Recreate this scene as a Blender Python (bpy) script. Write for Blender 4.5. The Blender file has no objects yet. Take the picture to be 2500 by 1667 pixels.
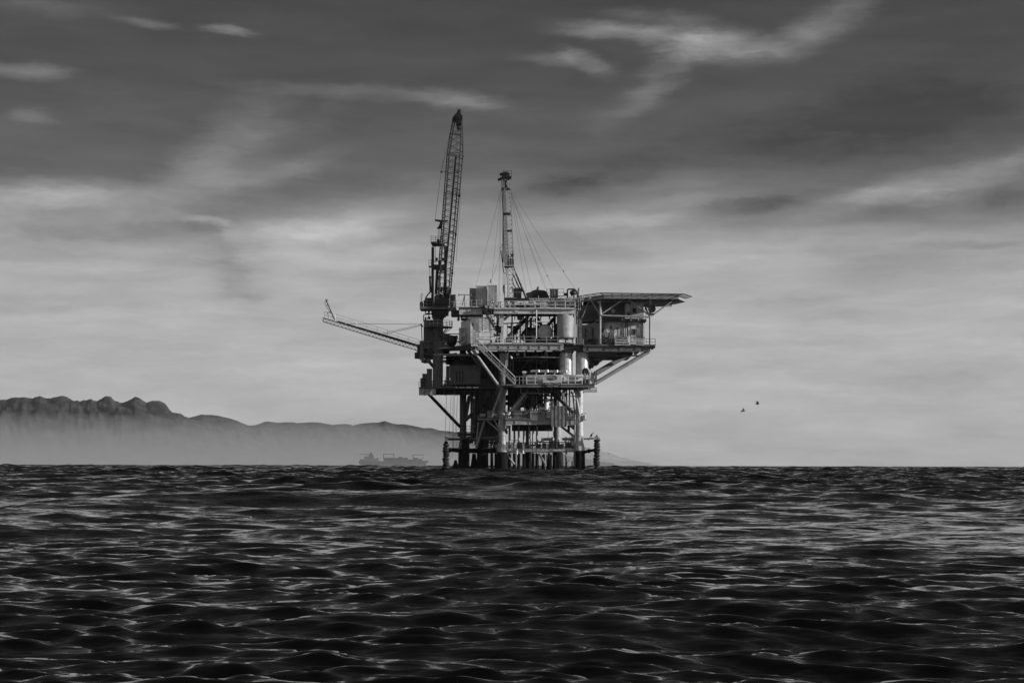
import bpy, math, random
import numpy as np
from mathutils import Vector, Matrix
R = math.radians
sc = bpy.context.scene
COL = sc.collection

# ------------------------------------------------------------------ camera
FPX = 4166.0                       # focal length in pixels of the 2500 px wide picture
CAM_H = 0.98
PITCH = math.atan((1135.0 - 833.5) / FPX)
SLOPE = 6.0 / 2500.0               # the horizon drops to the right
D0 = 277.8                         # distance of the platform's front face
cam = bpy.data.cameras.new('camera')
cam.sensor_width = 36.0
cam.lens = FPX / 2500.0 * 36.0
cam.clip_start = 0.5
cam.clip_end = 60000
co = bpy.data.objects.new('camera', cam)
COL.objects.link(co)
co.location = (0, 0, CAM_H)
co.rotation_euler = (Matrix.Rotation(math.pi / 2 + PITCH, 4, 'X') @ Matrix.Rotation(math.atan(SLOPE), 4, 'Z')).to_euler()
sc.camera = co

def at(px, py, Y):
    """point at distance Y north of the camera that lies in the direction of a photo pixel"""
    dx = px - 1250.0
    dy = 833.5 - (py - SLOPE * dx)
    cp, sp = math.cos(PITCH), math.sin(PITCH)
    ry, rz = FPX * cp - dy * sp, FPX * sp + dy * cp
    t = Y / ry
    return Vector((dx * t, Y, CAM_H + rz * t))
def P(px, py, d=0.0):
    return at(px, py, D0 + d)
def M(px_len, d=0.0):
    return px_len * (D0 + d) / FPX

# ------------------------------------------------------------------ helpers
def tag(o, label=None, cat=None, group=None, kind=None):
    if label: o['label'] = label
    if cat: o['category'] = cat
    if group: o['group'] = group
    if kind: o['kind'] = kind
    return o

ORIG = {}
def empty(name, loc, label=None, cat=None, group=None, kind=None):
    o = bpy.data.objects.new(name, None)
    COL.objects.link(o)
    o.location = loc
    o.empty_display_size = 0.5
    ORIG[o] = Vector(loc)
    return tag(o, label, cat, group, kind)

class MB:
    def __init__(s):
        s.v = []; s.f = []; s.sm = []
    def add(s, vs, fs, smooth=False):
        b = len(s.v)
        s.v += [tuple(p) for p in vs]
        s.f += [tuple(i + b for i in f) for f in fs]
        s.sm += [smooth] * len(fs)
        return s
    def hexa(s, c):
        return s.add(c, [(0, 3, 2, 1), (4, 5, 6, 7), (0, 1, 5, 4), (1, 2, 6, 5), (2, 3, 7, 6), (3, 0, 4, 7)])
    def box(s, x0, x1, y0, y1, z0, z1):
        return s.hexa([(x0, y0, z0), (x1, y0, z0), (x1, y1, z0), (x0, y1, z0), (x0, y0, z1), (x1, y0, z1), (x1, y1, z1), (x0, y1, z1)])
    def pbox(s, px0, px1, py0, py1, d0, d1):
        a = P(px0, py1, d0); b = P(px1, py0, d0)
        return s.box(a.x, b.x, D0 + d0, D0 + d1, a.z, b.z)
    def bar(s, a, b, w, h=None):
        h = h or w
        a = Vector(a); b = Vector(b); t = (b - a)
        if t.length < 1e-6: return s
        t.normalize()
        up = Vector((0, 0, 1)) if abs(t.z) < 0.95 else Vector((0, 1, 0))
        u = t.cross(up).normalized() * w / 2
        n = u.cross(t).normalized() * h / 2
        return s.hexa([a - u - n, a + u - n, b + u - n, b - u - n, a - u + n, a + u + n, b + u + n, b - u + n])
    def tube(s, a, b, r, r2=None, n=8, cap=True):
        a = Vector(a); b = Vector(b); t = b - a
        if t.length < 1e-6: return s
        r2 = r if r2 is None else r2
        t.normalize()
        up = Vector((0, 0, 1)) if abs(t.z) < 0.95 else Vector((1, 0, 0))
        u = t.cross(up).normalized(); w = u.cross(t)
        vs = []
        for c, rr in ((a, r), (b, r2)):
            for k in range(n):
                an = 2 * math.pi * k / n
                vs.append(c + (u * math.cos(an) + w * math.sin(an)) * rr)
        fs = [(k, (k + 1) % n, n + (k + 1) % n, n + k) for k in range(n)]
        s.add(vs, fs, True)
        if cap:
            s.add(vs[:n], [tuple(range(n))[::-1]])
            s.add(vs[n:], [tuple(range(n))])
        return s
    def path(s, pts, r, n=6):
        for a, b in zip(pts[:-1], pts[1:]):
            s.tube(a, b, r, None, n)
        return s
    def lathe(s, base, prof, n=24, axis=Vector((0, 0, 1))):
        base = Vector(base); t = Vector(axis).normalized()
        up = Vector((0, 0, 1)) if abs(t.z) < 0.95 else Vector((1, 0, 0))
        u = t.cross(up).normalized(); w = u.cross(t)
        vs = []
        for r, z in prof:
            for k in range(n):
                an = 2 * math.pi * k / n
                vs.append(base + t * z + (u * math.cos(an) + w * math.sin(an)) * r)
        fs = []
        for j in range(len(prof) - 1):
            for k in range(n):
                fs.append((j * n + k, j * n + (k + 1) % n, (j + 1) * n + (k + 1) % n, (j + 1) * n + k))
        s.add(vs, fs, True)
        s.add(vs[:n], [tuple(range(n))[::-1]]); s.add(vs[-n:], [tuple(range(n))])
        return s
    def prism(s, pts, off):
        """closed outline pts extruded by off"""
        n = len(pts); off = Vector(off)
        vs = [Vector(p) for p in pts] + [Vector(p) + off for p in pts]
        fs = [tuple(range(n)), tuple(range(2 * n - 1, n - 1, -1))] + [(k, n + k, n + (k + 1) % n, (k + 1) % n) for k in range(n)]
        return s.add(vs, fs)
    def torus(s, c, R1, r, axis=Vector((0, 0, 1)), n=18, m=8, flat=1.0):
        c = Vector(c); t = Vector(axis).normalized()
        up = Vector((0, 0, 1)) if abs(t.z) < 0.95 else Vector((1, 0, 0))
        u = t.cross(up).normalized(); w = u.cross(t)
        vs = []
        for k in range(n):
            an = 2 * math.pi * k / n
            e = u * math.cos(an) + w * math.sin(an)
            for j in range(m):
                bn = 2 * math.pi * j / m
                vs.append(c + e * (R1 + r * math.cos(bn)) + t * r * flat * math.sin(bn))
        fs = [(k * m + j, ((k + 1) % n) * m + j, ((k + 1) % n) * m + (j + 1) % m, k * m + (j + 1) % m) for k in range(n) for j in range(m)]
        return s.add(vs, fs, True)
    def build(s, name, mat, parent=None, label=None, cat=None, group=None, kind=None):
        me = bpy.data.meshes.new(name)
        o = bpy.data.objects.new(name, me)
        COL.objects.link(o)
        if parent is not None:
            org = ORIG[parent]
            o.parent = parent
        else:
            xs = np.array(s.v); c = xs.mean(axis=0); org = Vector((c[0], c[1], xs[:, 2].min()))
            o.location = org
        ORIG[o] = Vector(org)
        me.from_pydata([(x - org.x, y - org.y, z - org.z) for x, y, z in s.v], [], s.f)
        me.polygons.foreach_set('use_smooth', s.sm)
        me.materials.append(mat)
        me.validate()
        import bmesh
        bm = bmesh.new(); bm.from_mesh(me)
        bmesh.ops.recalc_face_normals(bm, faces=bm.faces)
        bm.to_mesh(me); bm.free()
        try: me.set_sharp_from_angle(angle=R(40))
        except Exception: pass
        if parent is not None and parent.type == 'MESH':
            pass
        return tag(o, label, cat, group, kind)

# ------------------------------------------------------------------ materials
def newmat(name):
    m = bpy.data.materials.new(name); m.use_nodes = True
    nt = m.node_tree
    return m, nt, nt.nodes, nt.links, nt.nodes['Principled BSDF']

def paint(name, v, rough=0.5, metal=0.0, var=0.35, dirt=0.0, scale=0.7, spec=0.35, streak=3.0, bump=0.0):
    """weathered paint: grey value v, mottled by vertical streaks and rust blotches"""
    m, nt, N, L, b = newmat(name)
    geo = N.new('ShaderNodeNewGeometry')
    mp = N.new('ShaderNodeMapping'); mp.inputs['Scale'].default_value = (scale * streak, scale * streak, scale)
    L.new(geo.outputs['Position'], mp.inputs['Vector'])
    n1 = N.new('ShaderNodeTexNoise'); n1.inputs['Scale'].default_value = 1.0; n1.inputs['Detail'].default_value = 6; n1.inputs['Roughness'].default_value = 0.65
    L.new(mp.outputs[0], n1.inputs['Vector'])
    r1 = N.new('ShaderNodeMapRange'); r1.inputs['From Min'].default_value = 0.3; r1.inputs['From Max'].default_value = 0.7
    r1.inputs['To Min'].default_value = v * (1 - var); r1.inputs['To Max'].default_value = v * (1 + var * 0.6)
    L.new(n1.outputs['Fac'], r1.inputs['Value'])
    out = r1.outputs[0]
    if dirt > 0:
        n2 = N.new('ShaderNodeTexNoise'); n2.inputs['Scale'].default_value = 1.7; n2.inputs['Detail'].default_value = 8; n2.inputs['Roughness'].default_value = 0.75
        L.new(geo.outputs['Position'], n2.inputs['Vector'])
        r2 = N.new('ShaderNodeMapRange'); r2.inputs['From Min'].default_value = 0.52; r2.inputs['From Max'].default_value = 0.62
        r2.inputs['To Min'].default_value = 1.0; r2.inputs['To Max'].default_value = 1 - dirt
        L.new(n2.outputs['Fac'], r2.inputs['Value'])
        mu = N.new('ShaderNodeMath'); mu.operation = 'MULTIPLY'
        L.new(out, mu.inputs[0]); L.new(r2.outputs[0], mu.inputs[1]); out = mu.outputs[0]
    cc = N.new('ShaderNodeCombineColor')
    for k in range(3): L.new(out, cc.inputs[k])
    L.new(cc.outputs[0], b.inputs['Base Color'])
    b.inputs['Roughness'].default_value = rough; b.inputs['Metallic'].default_value = metal
    b.inputs['Specular IOR Level'].default_value = spec
    if bump:
        bp = N.new('ShaderNodeBump'); bp.inputs['Strength'].default_value = 0.6; bp.inputs['Distance'].default_value = bump
        L.new(n1.outputs['Fac'], bp.inputs['Height']); L.new(bp.outputs[0], b.inputs['Normal'])
    return m

MT = {
    'white': paint('paint_white', 0.72, 0.4, var=0.18, dirt=0.35),
    'light': paint('paint_light_grey', 0.5, 0.45, var=0.22, dirt=0.35),
    'mid': paint('paint_mid_grey', 0.33, 0.5, var=0.28, dirt=0.4),
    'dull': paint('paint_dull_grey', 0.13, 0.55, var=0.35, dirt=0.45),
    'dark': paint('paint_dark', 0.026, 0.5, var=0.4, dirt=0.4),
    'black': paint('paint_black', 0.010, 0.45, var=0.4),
    'rust': paint('steel_rusty', 0.09, 0.7, var=0.55, dirt=0.5, scale=1.4),
    'galv': paint('steel_galvanised', 0.45, 0.35, metal=0.3, var=0.25),
    'growth': paint('marine_growth', 0.006, 0.9, var=0.7, scale=3, streak=1.0, bump=0.15, spec=0.2),
    'rubber': paint('tyre_rubber', 0.012, 0.6, var=0.5, scale=4, streak=1.0, bump=0.03),
    'rope': paint('rope', 0.08, 0.9),
    'glass': paint('dark_glass', 0.01, 0.12, var=0.1),
    'tank': paint('tank_paint', 0.55, 0.38, var=0.25, dirt=0.45, scale=0.9),
    'letter': paint('lettering_black', 0.02, 0.7, var=0.1),
    'letterw': paint('lettering_white', 0.7, 0.7, var=0.1),
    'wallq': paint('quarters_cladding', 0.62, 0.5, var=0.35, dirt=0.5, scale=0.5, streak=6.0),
    'ship': paint('ship_paint', 0.05, 0.7, var=0.25, scale=0.1),
    'shipmid': paint('ship_paint_grey', 0.11, 0.7, var=0.2, scale=0.1),
    'shiplight': paint('ship_paint_light', 0.3, 0.7, var=0.1, scale=0.1),
    'feather': paint('bird_plumage', 0.03, 0.8, var=0.4, scale=5),
}

# ------------------------------------------------------------------ light
SUN_DIR = Vector((0.95, -0.25, 0.28)).normalized()      # towards the sun
SUN_EL = math.asin(SUN_DIR.z)
SUN_ROT = math.atan2(SUN_DIR.x, SUN_DIR.y)
sl = bpy.data.lights.new('sun', 'SUN'); sl.energy = 4.8; sl.angle = R(0.53); sl.color = (1.0, 1.0, 1.0)
so = bpy.data.objects.new('sun', sl); COL.objects.link(so)
so.rotation_euler = SUN_DIR.to_track_quat('Z', 'Y').to_euler()
so.location = (200, 100, 200)

w = bpy.data.worlds.new('World'); sc.world = w; w.use_nodes = True
nt = w.node_tree; N = nt.nodes; L = nt.links
bg = N['Background']
def math_node(op, a, b=None, c=None, clamp=False):
    n = N.new('ShaderNodeMath'); n.operation = op; n.use_clamp = clamp
    for k, x in enumerate((a, b, c)):
        if x is None: continue
        if isinstance(x, (int, float)): n.inputs[k].default_value = x
        else: L.new(x, n.inputs[k])
    return n.outputs[0]
tc = N.new('ShaderNodeTexCoord')
sep = N.new('ShaderNodeSeparateXYZ'); L.new(tc.outputs['Generated'], sep.inputs[0])
az = math_node('ARCTAN2', sep.outputs['X'], sep.outputs['Y'])
el = math_node('ARCSINE', sep.outputs['Z'])
comb = N.new('ShaderNodeCombineXYZ'); L.new(az, comb.inputs[0]); L.new(el, comb.inputs[1])
# noise warp of the sky coordinate (azimuth, elevation in radians)
wn = N.new('ShaderNodeTexNoise'); wn.inputs['Scale'].default_value = 1.0; wn.inputs['Detail'].default_value = 8
wm = N.new('ShaderNodeMapping'); wm.inputs['Scale'].default_value = (8.4, 24, 1); L.new(comb.outputs[0], wm.inputs['Vector']); L.new(wm.outputs[0], wn.inputs['Vector'])
ws = N.new('ShaderNodeVectorMath'); ws.operation = 'SUBTRACT'; L.new(wn.outputs['Color'], ws.inputs[0]); ws.inputs[1].default_value = (0.5, 0.5, 0.5)
wk = N.new('ShaderNodeVectorMath'); wk.operation = 'MULTIPLY'; L.new(ws.outputs[0], wk.inputs[0]); wk.inputs[1].default_value = (0.025, 0.0125, 0)
wa = N.new('ShaderNodeVectorMath'); wa.operation = 'ADD'; L.new(comb.outputs[0], wa.inputs[0]); L.new(wk.outputs[0], wa.inputs[1])
w3 = N.new('ShaderNodeTexNoise'); w3.inputs['Scale'].default_value = 1.0; w3.inputs['Detail'].default_value = 6; w3.inputs['Roughness'].default_value = 0.7
w3m = N.new('ShaderNodeMapping'); w3m.inputs['Scale'].default_value = (36, 120, 1); w3m.inputs['Rotation'].default_value = (0, 0, R(-10)); L.new(comb.outputs[0], w3m.inputs['Vector']); L.new(w3m.outputs[0], w3.inputs['Vector'])
w3s = N.new('ShaderNodeVectorMath'); w3s.operation = 'SUBTRACT'; L.new(w3.outputs['Color'], w3s.inputs[0]); w3s.inputs[1].default_value = (0.5, 0.5, 0.5)
w3k = N.new('ShaderNodeVectorMath'); w3k.operation = 'MULTIPLY'; L.new(w3s.outputs[0], w3k.inputs[0]); w3k.inputs[1].default_value = (0.03, 0.009, 0)
w3a = N.new('ShaderNodeVectorMath'); w3a.operation = 'ADD'; L.new(wa.outputs[0], w3a.inputs[0]); L.new(w3k.outputs[0], w3a.inputs[1])
UV = w3a.outputs[0]
def AE(px, py):
    p = at(px, py, 1000.0) - Vector((0, 0, CAM_H))
    return math.atan2(p.x, p.y), math.asin(p.normalized().z)
def stroke(px, py, hw, hh, deg, amp):
    """soft cirrus streak: centre, half length, half width in picture units, tilt (degrees, anticlockwise)"""
    a, e = AE(px, py)
    m = N.new('ShaderNodeMapping'); m.vector_type = 'TEXTURE'
    m.inputs['Location'].default_value = (a, e, 0); m.inputs['Rotation'].default_value = (0, 0, R(deg)); m.inputs['Scale'].default_value = (hw / FPX, hh / FPX, 1)
    L.new(UV, m.inputs['Vector'])
    g = N.new('ShaderNodeTexGradient'); g.gradient_type = 'SPHERICAL'; L.new(m.outputs[0], g.inputs[0])
    s_ = math_node('SMOOTHSTEP', g.outputs['Fac'], 0, 1) if False else g.outputs['Fac']
    mr = N.new('ShaderNodeMapRange'); mr.interpolation_type = 'SMOOTHERSTEP'; L.new(s_, mr.inputs['Value']); mr.inputs['To Max'].default_value = amp
    return mr.outputs[0]
sky = N.new('ShaderNodeTexSky'); sky.sky_type = 'NISHITA'; sky.sun_disc = False
sky.sun_elevation = SUN_EL; sky.sun_rotation = SUN_ROT; sky.altitude = 0; sky.air_density = 1.0; sky.dust_density = 1.0
bw = N.new('ShaderNodeRGBToBW'); L.new(sky.outputs[0], bw.inputs[0])
# red-filter darkening of the clear sky with height; veil of thin cloud near the horizon
ramp = N.new('ShaderNodeValToRGB')
wn2 = N.new('ShaderNodeTexNoise'); wn2.inputs['Scale'].default_value = 1.0; wn2.inputs['Detail'].default_value = 6; wn2.inputs['Roughness'].default_value = 0.55
wm2 = N.new('ShaderNodeMapping'); wm2.inputs['Scale'].default_value = (4.2, 23, 1); wm2.inputs['Rotation'].default_value = (0, 0, R(-6)); L.new(UV, wm2.inputs['Vector']); L.new(wm2.outputs[0], wn2.inputs['Vector'])
elw = math_node('ADD', el, math_node('MULTIPLY', math_node('SUBTRACT', wn2.outputs['Fac'], 0.5), 0.058))
L.new(math_node('DIVIDE', elw, 0.5), ramp.inputs['Fac'])
SKYPTS = [(1135, .40), (1000, .43), (800, .43), (640, .37), (560, .28), (480, .165), (420, .11), (330, .09), (200, .070), (0, .055)]
cr = ramp.color_ramp
while len(cr.elements) < 12: cr.elements.new(0.5)
pts = [(AE(1250, y)[1] / 0.5, v) for y, v in SKYPTS] + [(0.64, .045), (0.8, .030), (1.0, .032)]
for e_, (p_, v_) in zip(cr.elements, pts): e_.position = min(max(p_, 0), 1); e_.color = (v_, v_, v_, 1)
STROKES = [
    # px, py, half length, half width, tilt, amount
    (1740, 112, 230, 75, -8, .16), (1650, 90, 330, 40, -6, .07), (1820, 130, 150, 34, -2, .07), (1640, 190, 200, 60, 33, .08), (1510, 85, 300, 34, -5, .09), (1960, 90, 220, 80, 24, .06), (2060, 25, 240, 70, 28, .045),
    (1430, 158, 130, 36, -16, .13), (1340, 150, 160, 26, -4, .05), (1600, 45, 230, 24, -4, .06), (1520, 260, 200, 60, 32, .03),
    (350, 55, 110, 22, -6, .10), (545, 77, 100, 18, -6, .11), (50, 178, 170, 34, 0, .10), (75, 285, 90, 26, 0, .06), (120, 20, 320, 40, 2, .05),
    (1110, 246, 190, 40, -6, .09), (820, 222, 420, 32, -3, .04), (560, 350, 280, 120, 42, .08), (430, 440, 300, 70, 24, .04), (1560, 960, 330, 150, 0, .04), (820, 610, 460, 120, 6, .05), (760, 300, 200, 60, 30, .025), (640, 430, 300, 60, 18, .06), (1050, 440, 260, 40, -4, .03),
    (150, 475, 420, 60, 2, .13), (-60, 520, 400, 30, 0, .06), (250, 560, 520, 50, 3, -.09),
    (560, 620, 190, 130, -55, -.08), (560, 530, 300, 60, 14, -.04), (610, 690, 150, 90, -50, -.05), (480, 640, 200, 30, 0, -.06),
    (760, 560, 260, 60, 6, .12), (520, 535, 90, 16, -6, .13), (590, 590, 170, 40, -55, .06), (900, 520, 400, 60, 4, .04),
    (1600, 380, 520, 90, 14, -.02), (1440, 450, 300, 60, 8, -.06), (1950, 505, 420, 60, -2, -.08), (1720, 560, 300, 44, 2, -.06), (1480, 540, 300, 50, 0, .05), (1680, 490, 260, 26, 4, .06),
    (2150, 300, 560, 160, 10, -.05), (2330, 425, 460, 60, 13, .10), (2460, 480, 190, 50, 4, -.06), (2150, 480, 420, 50, 8, .09), (1850, 640, 300, 50, 0, .05), (1750, 580, 500, 40, 0, .04),
    (2380, 600, 280, 16, -1, -.06), (2280, 640, 340, 50, 0, -.04), (140, 750, 90, 16, 0, -.06), (1000, 620, 170, 30, 0, -.05), (90, 650, 300, 24, 0, .03),
    (400, 720, 600, 30, 1, -.03), (1680, 1010, 260, 20, 0, -.035), (900, 900, 500, 60, 2, .02), (2000, 900, 500, 60, -3, -.03), (300, 860, 400, 50, 0, -.02), (2100, 770, 400, 24, 0, -.02),
]
tot = ramp.outputs['Color']
bwr = N.new('ShaderNodeRGBToBW'); L.new(tot, bwr.inputs[0]); tot = bwr.outputs[0]
sn = N.new('ShaderNodeTexNoise'); sn.inputs['Scale'].default_value = 1.0; sn.inputs['Detail'].default_value = 7; sn.inputs['Roughness'].default_value = 0.6
sm = N.new('ShaderNodeMapping'); sm.inputs['Scale'].default_value = (15, 54, 1); sm.inputs['Rotation'].default_value = (0, 0, R(-12)); L.new(UV, sm.inputs['Vector']); L.new(sm.outputs[0], sn.inputs['Vector'])
sr = N.new('ShaderNodeMapRange'); L.new(sn.outputs['Fac'], sr.inputs['Value']); sr.inputs['From Min'].default_value = .3; sr.inputs['From Max'].default_value = .7; sr.inputs['To Min'].default_value = .25; sr.inputs['To Max'].default_value = 1.6
acc = 0.0
for s_ in STROKES:
    acc = math_node('ADD', acc, stroke(*s_))
tot = math_node('ADD', tot, math_node('MULTIPLY', acc, sr.outputs[0]))
# fine fibrous structure
fn = N.new('ShaderNodeTexNoise'); fn.inputs['Scale'].default_value = 1.0; fn.inputs['Detail'].default_value = 9; fn.inputs['Roughness'].default_value = 0.6
fm = N.new('ShaderNodeMapping'); fm.inputs['Scale'].default_value = (11, 66, 1); fm.inputs['Rotation'].default_value = (0, 0, R(5)); L.new(UV, fm.inputs['Vector']); L.new(fm.outputs[0], fn.inputs['Vector'])
fr = N.new('ShaderNodeMapRange'); L.new(fn.outputs['Fac'], fr.inputs['Value']); fr.inputs['From Min'].default_value = .3; fr.inputs['From Max'].default_value = .7; fr.inputs['To Min'].default_value = .84; fr.inputs['To Max'].default_value = 1.16
tot = math_node('MULTIPLY', math_node('MAXIMUM', tot, 0.05), fr.outputs[0])
# the share of clear Nishita sky keeps the side towards the sun brighter
nish = math_node('MULTIPLY', bw.outputs[0], 0.003)
# unseen sky behind the camera, brightness added to lift the platform's front faces
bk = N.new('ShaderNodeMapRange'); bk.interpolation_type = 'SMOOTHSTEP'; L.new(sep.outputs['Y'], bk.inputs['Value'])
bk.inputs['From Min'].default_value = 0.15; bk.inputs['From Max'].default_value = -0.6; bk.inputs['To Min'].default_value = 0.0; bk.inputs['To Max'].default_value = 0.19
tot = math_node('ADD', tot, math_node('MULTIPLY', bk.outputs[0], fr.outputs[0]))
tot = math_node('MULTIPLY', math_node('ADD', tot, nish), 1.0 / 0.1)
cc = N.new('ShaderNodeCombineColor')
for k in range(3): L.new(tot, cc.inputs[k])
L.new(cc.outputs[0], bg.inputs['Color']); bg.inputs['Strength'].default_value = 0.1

sc.view_settings.view_transform = 'Standard'; sc.view_settings.look = 'None'
sc.view_settings.exposure = 0; sc.view_settings.gamma = 1
sc.cycles.max_bounces = 8; sc.cycles.volume_bounces = 1
sc.cycles.use_denoising = True; sc.cycles.sample_clamp_indirect = 2.0; sc.cycles.sample_clamp_direct = 6.0
try: sc.cycles.denoiser = 'OPENIMAGEDENOISE'; sc.cycles.denoising_prefilter = 'ACCURATE'
except Exception: pass

# ------------------------------------------------------------------ sea
def make_sea():
    rng = np.random.RandomState(7)
    half = R(24)
    fine = np.linspace(-half, half, 1320)
    rest = np.linspace(half, 2 * math.pi - half, 120)[1:-1]
    th = np.concatenate([fine, rest])
    r = [1.8]
    while r[-1] < 4: r.append(r[-1] * 1.02)
    while r[-1] < 48: r.append(r[-1] * 1.0048)
    while r[-1] < 150: r.append(r[-1] + 0.23)
    while r[-1] < 290: r.append(r[-1] + 0.33)
    while r[-1] < 700: r.append(r[-1] + 0.9)
    while r[-1] < 1600: r.append(r[-1] + 2.6)
    while r[-1] < 3600: r.append(r[-1] + 6.0)
    while r[-1] < 8000: r.append(r[-1] * 1.04)
    r = np.array(r)
    RR, TT = np.meshgrid(r, th, indexing='ij')
    X = RR * np.sin(TT); Y = RR * np.cos(TT)
    dr = np.broadcast_to(np.gradient(r)[:, None], RR.shape)
    dx = np.where(np.abs(TT) <= half, RR * (2 * half / 1320), RR * 0.03)
    sp = np.maximum(dr, dx)
    Z = np.zeros_like(X); DX = np.zeros_like(X); DY = np.zeros_like(X)
    waves = []
    def band(n, l0, l1, steep, mean, spread):
        for _ in range(n):
            lam = math.exp(rng.uniform(math.log(l0), math.log(l1)))
            a = steep * lam / (2 * math.pi) * rng.uniform(0.5, 1.3)
            waves.append((lam, a, R(mean + rng.normal() * spread), rng.uniform(0, 6.283)))
    # direction angle measured from +X; waves travel mostly towards / away from the camera
    band(5, 14, 34, 0.006, 75, 22)
    band(10, 4, 10, 0.011, 95, 34)
    band(16, 1.3, 4, 0.012, 84, 34)
    band(22, 0.40, 1.2, 0.024, 74, 15)
    band(22, 0.40, 1.2, 0.022, 107, 15)
    band(34, 0.13, 0.38, 0.042, 78, 19)
    band(34, 0.13, 0.38, 0.039, 104, 19)
    band(46, 0.08, 0.17, 0.032, 90, 26)
    # rows too coarse for the short waves keep the same roughness in their longer ones
    spr = np.gradient(r)
    S2 = sum((2 * math.pi * a / l) ** 2 for l, a, _, _ in waves)
    R2 = sum((2 * math.pi * a / l * np.clip((l / spr - 2.2) / 3.0, 0, 1)) ** 2 for l, a, _, _ in waves)
    gain = np.clip(np.sqrt(0.85 * S2 / np.maximum(R2, 1e-6)), 1, np.interp(r, [22, 45, 80, 160, 900], [1.2, 2.5, 4.4, 6.4, 10.0]))[:, None]
    gain[r > 3550] = 1
    patch = 0.85 + 0.55 * np.sin(X * 0.19 + Y * 0.05 + 1.3 * np.sin(Y * 0.07)) * np.sin(Y * 0.09 - X * 0.04)
    for lam, a, d, ph in waves:
        k = 2 * math.pi / lam
        fade = np.clip((lam / sp - 2.2) / 3.0, 0, 1)
        if lam < 1.6: fade = fade * patch
        rows = np.nonzero(fade.max(axis=1) > 0)[0]
        if len(rows) == 0: continue
        r0_, r1_ = rows[0], rows[-1] + 1
        fade = (fade * gain)[r0_:r1_]
        arg = k * (X[r0_:r1_] * math.cos(d) + Y[r0_:r1_] * math.sin(d)) + ph
        s, c = np.sin(arg), np.cos(arg)
        Z[r0_:r1_] += a * fade * c
        q = a * fade * 0.8
        DX[r0_:r1_] -= q * math.cos(d) * s; DY[r0_:r1_] -= q * math.sin(d) * s
    X = X + DX; Y = Y + DY
    nr, nt_ = X.shape
    co_ = np.stack([X, Y, Z], -1).reshape(-1, 3)
    i = np.arange(nr - 1)[:, None] * nt_; j = np.arange(nt_)[None, :]; j2 = (j + 1) % nt_
    quads = np.stack([i + j, i + j2, i + nt_ + j2, i + nt_ + j], -1).reshape(-1, 4)
    ring = np.arange(nt_)
    co_ = np.vstack([co_, [[0, 0, 0]]]); ci = len(co_) - 1
    tris = np.stack([ring, np.full(nt_, ci), (ring + 1) % nt_], -1)
    me = bpy.data.meshes.new('sea_water')
    nq, ntr = len(quads), len(tris)
    me.vertices.add(len(co_)); me.vertices.foreach_set('co', co_.astype(np.float32).ravel())
    me.loops.add(nq * 4 + ntr * 3); me.loops.foreach_set('vertex_index', np.concatenate([quads.ravel()[:], tris.ravel()]).astype(np.int32))
    me.polygons.add(nq + ntr)
    me.polygons.foreach_set('loop_start', np.concatenate([np.arange(nq) * 4, nq * 4 + np.arange(ntr) * 3]).astype(np.int32))
    me.polygons.foreach_set('use_smooth', np.ones(nq + ntr, dtype=bool))
    me.update(calc_edges=True)
    me.flip_normals()
    m, nt, N, L, b = newmat('sea_water')
    b.inputs['Base Color'].default_value = (0.0015, 0.0015, 0.0015, 1)
    b.inputs['Roughness'].default_value = 0.05
    b.inputs['IOR'].default_value = 1.333
    b.inputs['Specular IOR Level'].default_value = 0.5
    geo = N.new('ShaderNodeNewGeometry')
    # small ripples as point-wise surface slopes (they do not flatten out with distance)
    nrm = geo.outputs['Normal']
    for (sx, sy, rot, det, amp) in ((0.9, 2.6, 12, 3, 0.50), (2.4, 9.0, -12, 4, 0.62), (8, 32, 8, 3, 0.55)):
        mp = N.new('ShaderNodeMapping'); mp.inputs['Scale'].default_value = (sx, sy, sy); mp.inputs['Rotation'].default_value = (0, 0, R(rot))
        L.new(geo.outputs['Position'], mp.inputs['Vector'])
        n = N.new('ShaderNodeTexNoise'); n.inputs['Scale'].default_value = 1; n.inputs['Detail'].default_value = det; n.inputs['Roughness'].default_value = 0.5
        L.new(mp.outputs[0], n.inputs['Vector'])
        sb = N.new('ShaderNodeVectorMath'); sb.operation = 'SUBTRACT'; L.new(n.outputs['Color'], sb.inputs[0]); sb.inputs[1].default_value = (0.5, 0.5, 0.5)
        mu = N.new('ShaderNodeVectorMath'); mu.operation = 'MULTIPLY'; L.new(sb.outputs[0], mu.inputs[0]); mu.inputs[1].default_value = (amp * 0.55, amp, 0)
        ad = N.new('ShaderNodeVectorMath'); ad.operation = 'ADD'; L.new(nrm, ad.inputs[0]); L.new(mu.outputs[0], ad.inputs[1]); nrm = ad.outputs[0]
    nn = N.new('ShaderNodeVectorMath'); nn.operation = 'NORMALIZE'; L.new(nrm, nn.inputs[0])
    L.new(nn.outputs[0], b.inputs['Normal'])
    me.materials.append(m)
    o = bpy.data.objects.new('sea_water', me); COL.objects.link(o)
    tag(o, 'dark choppy sea with pale streaks on its ripples', None, None, 'structure')
make_sea()

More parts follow.
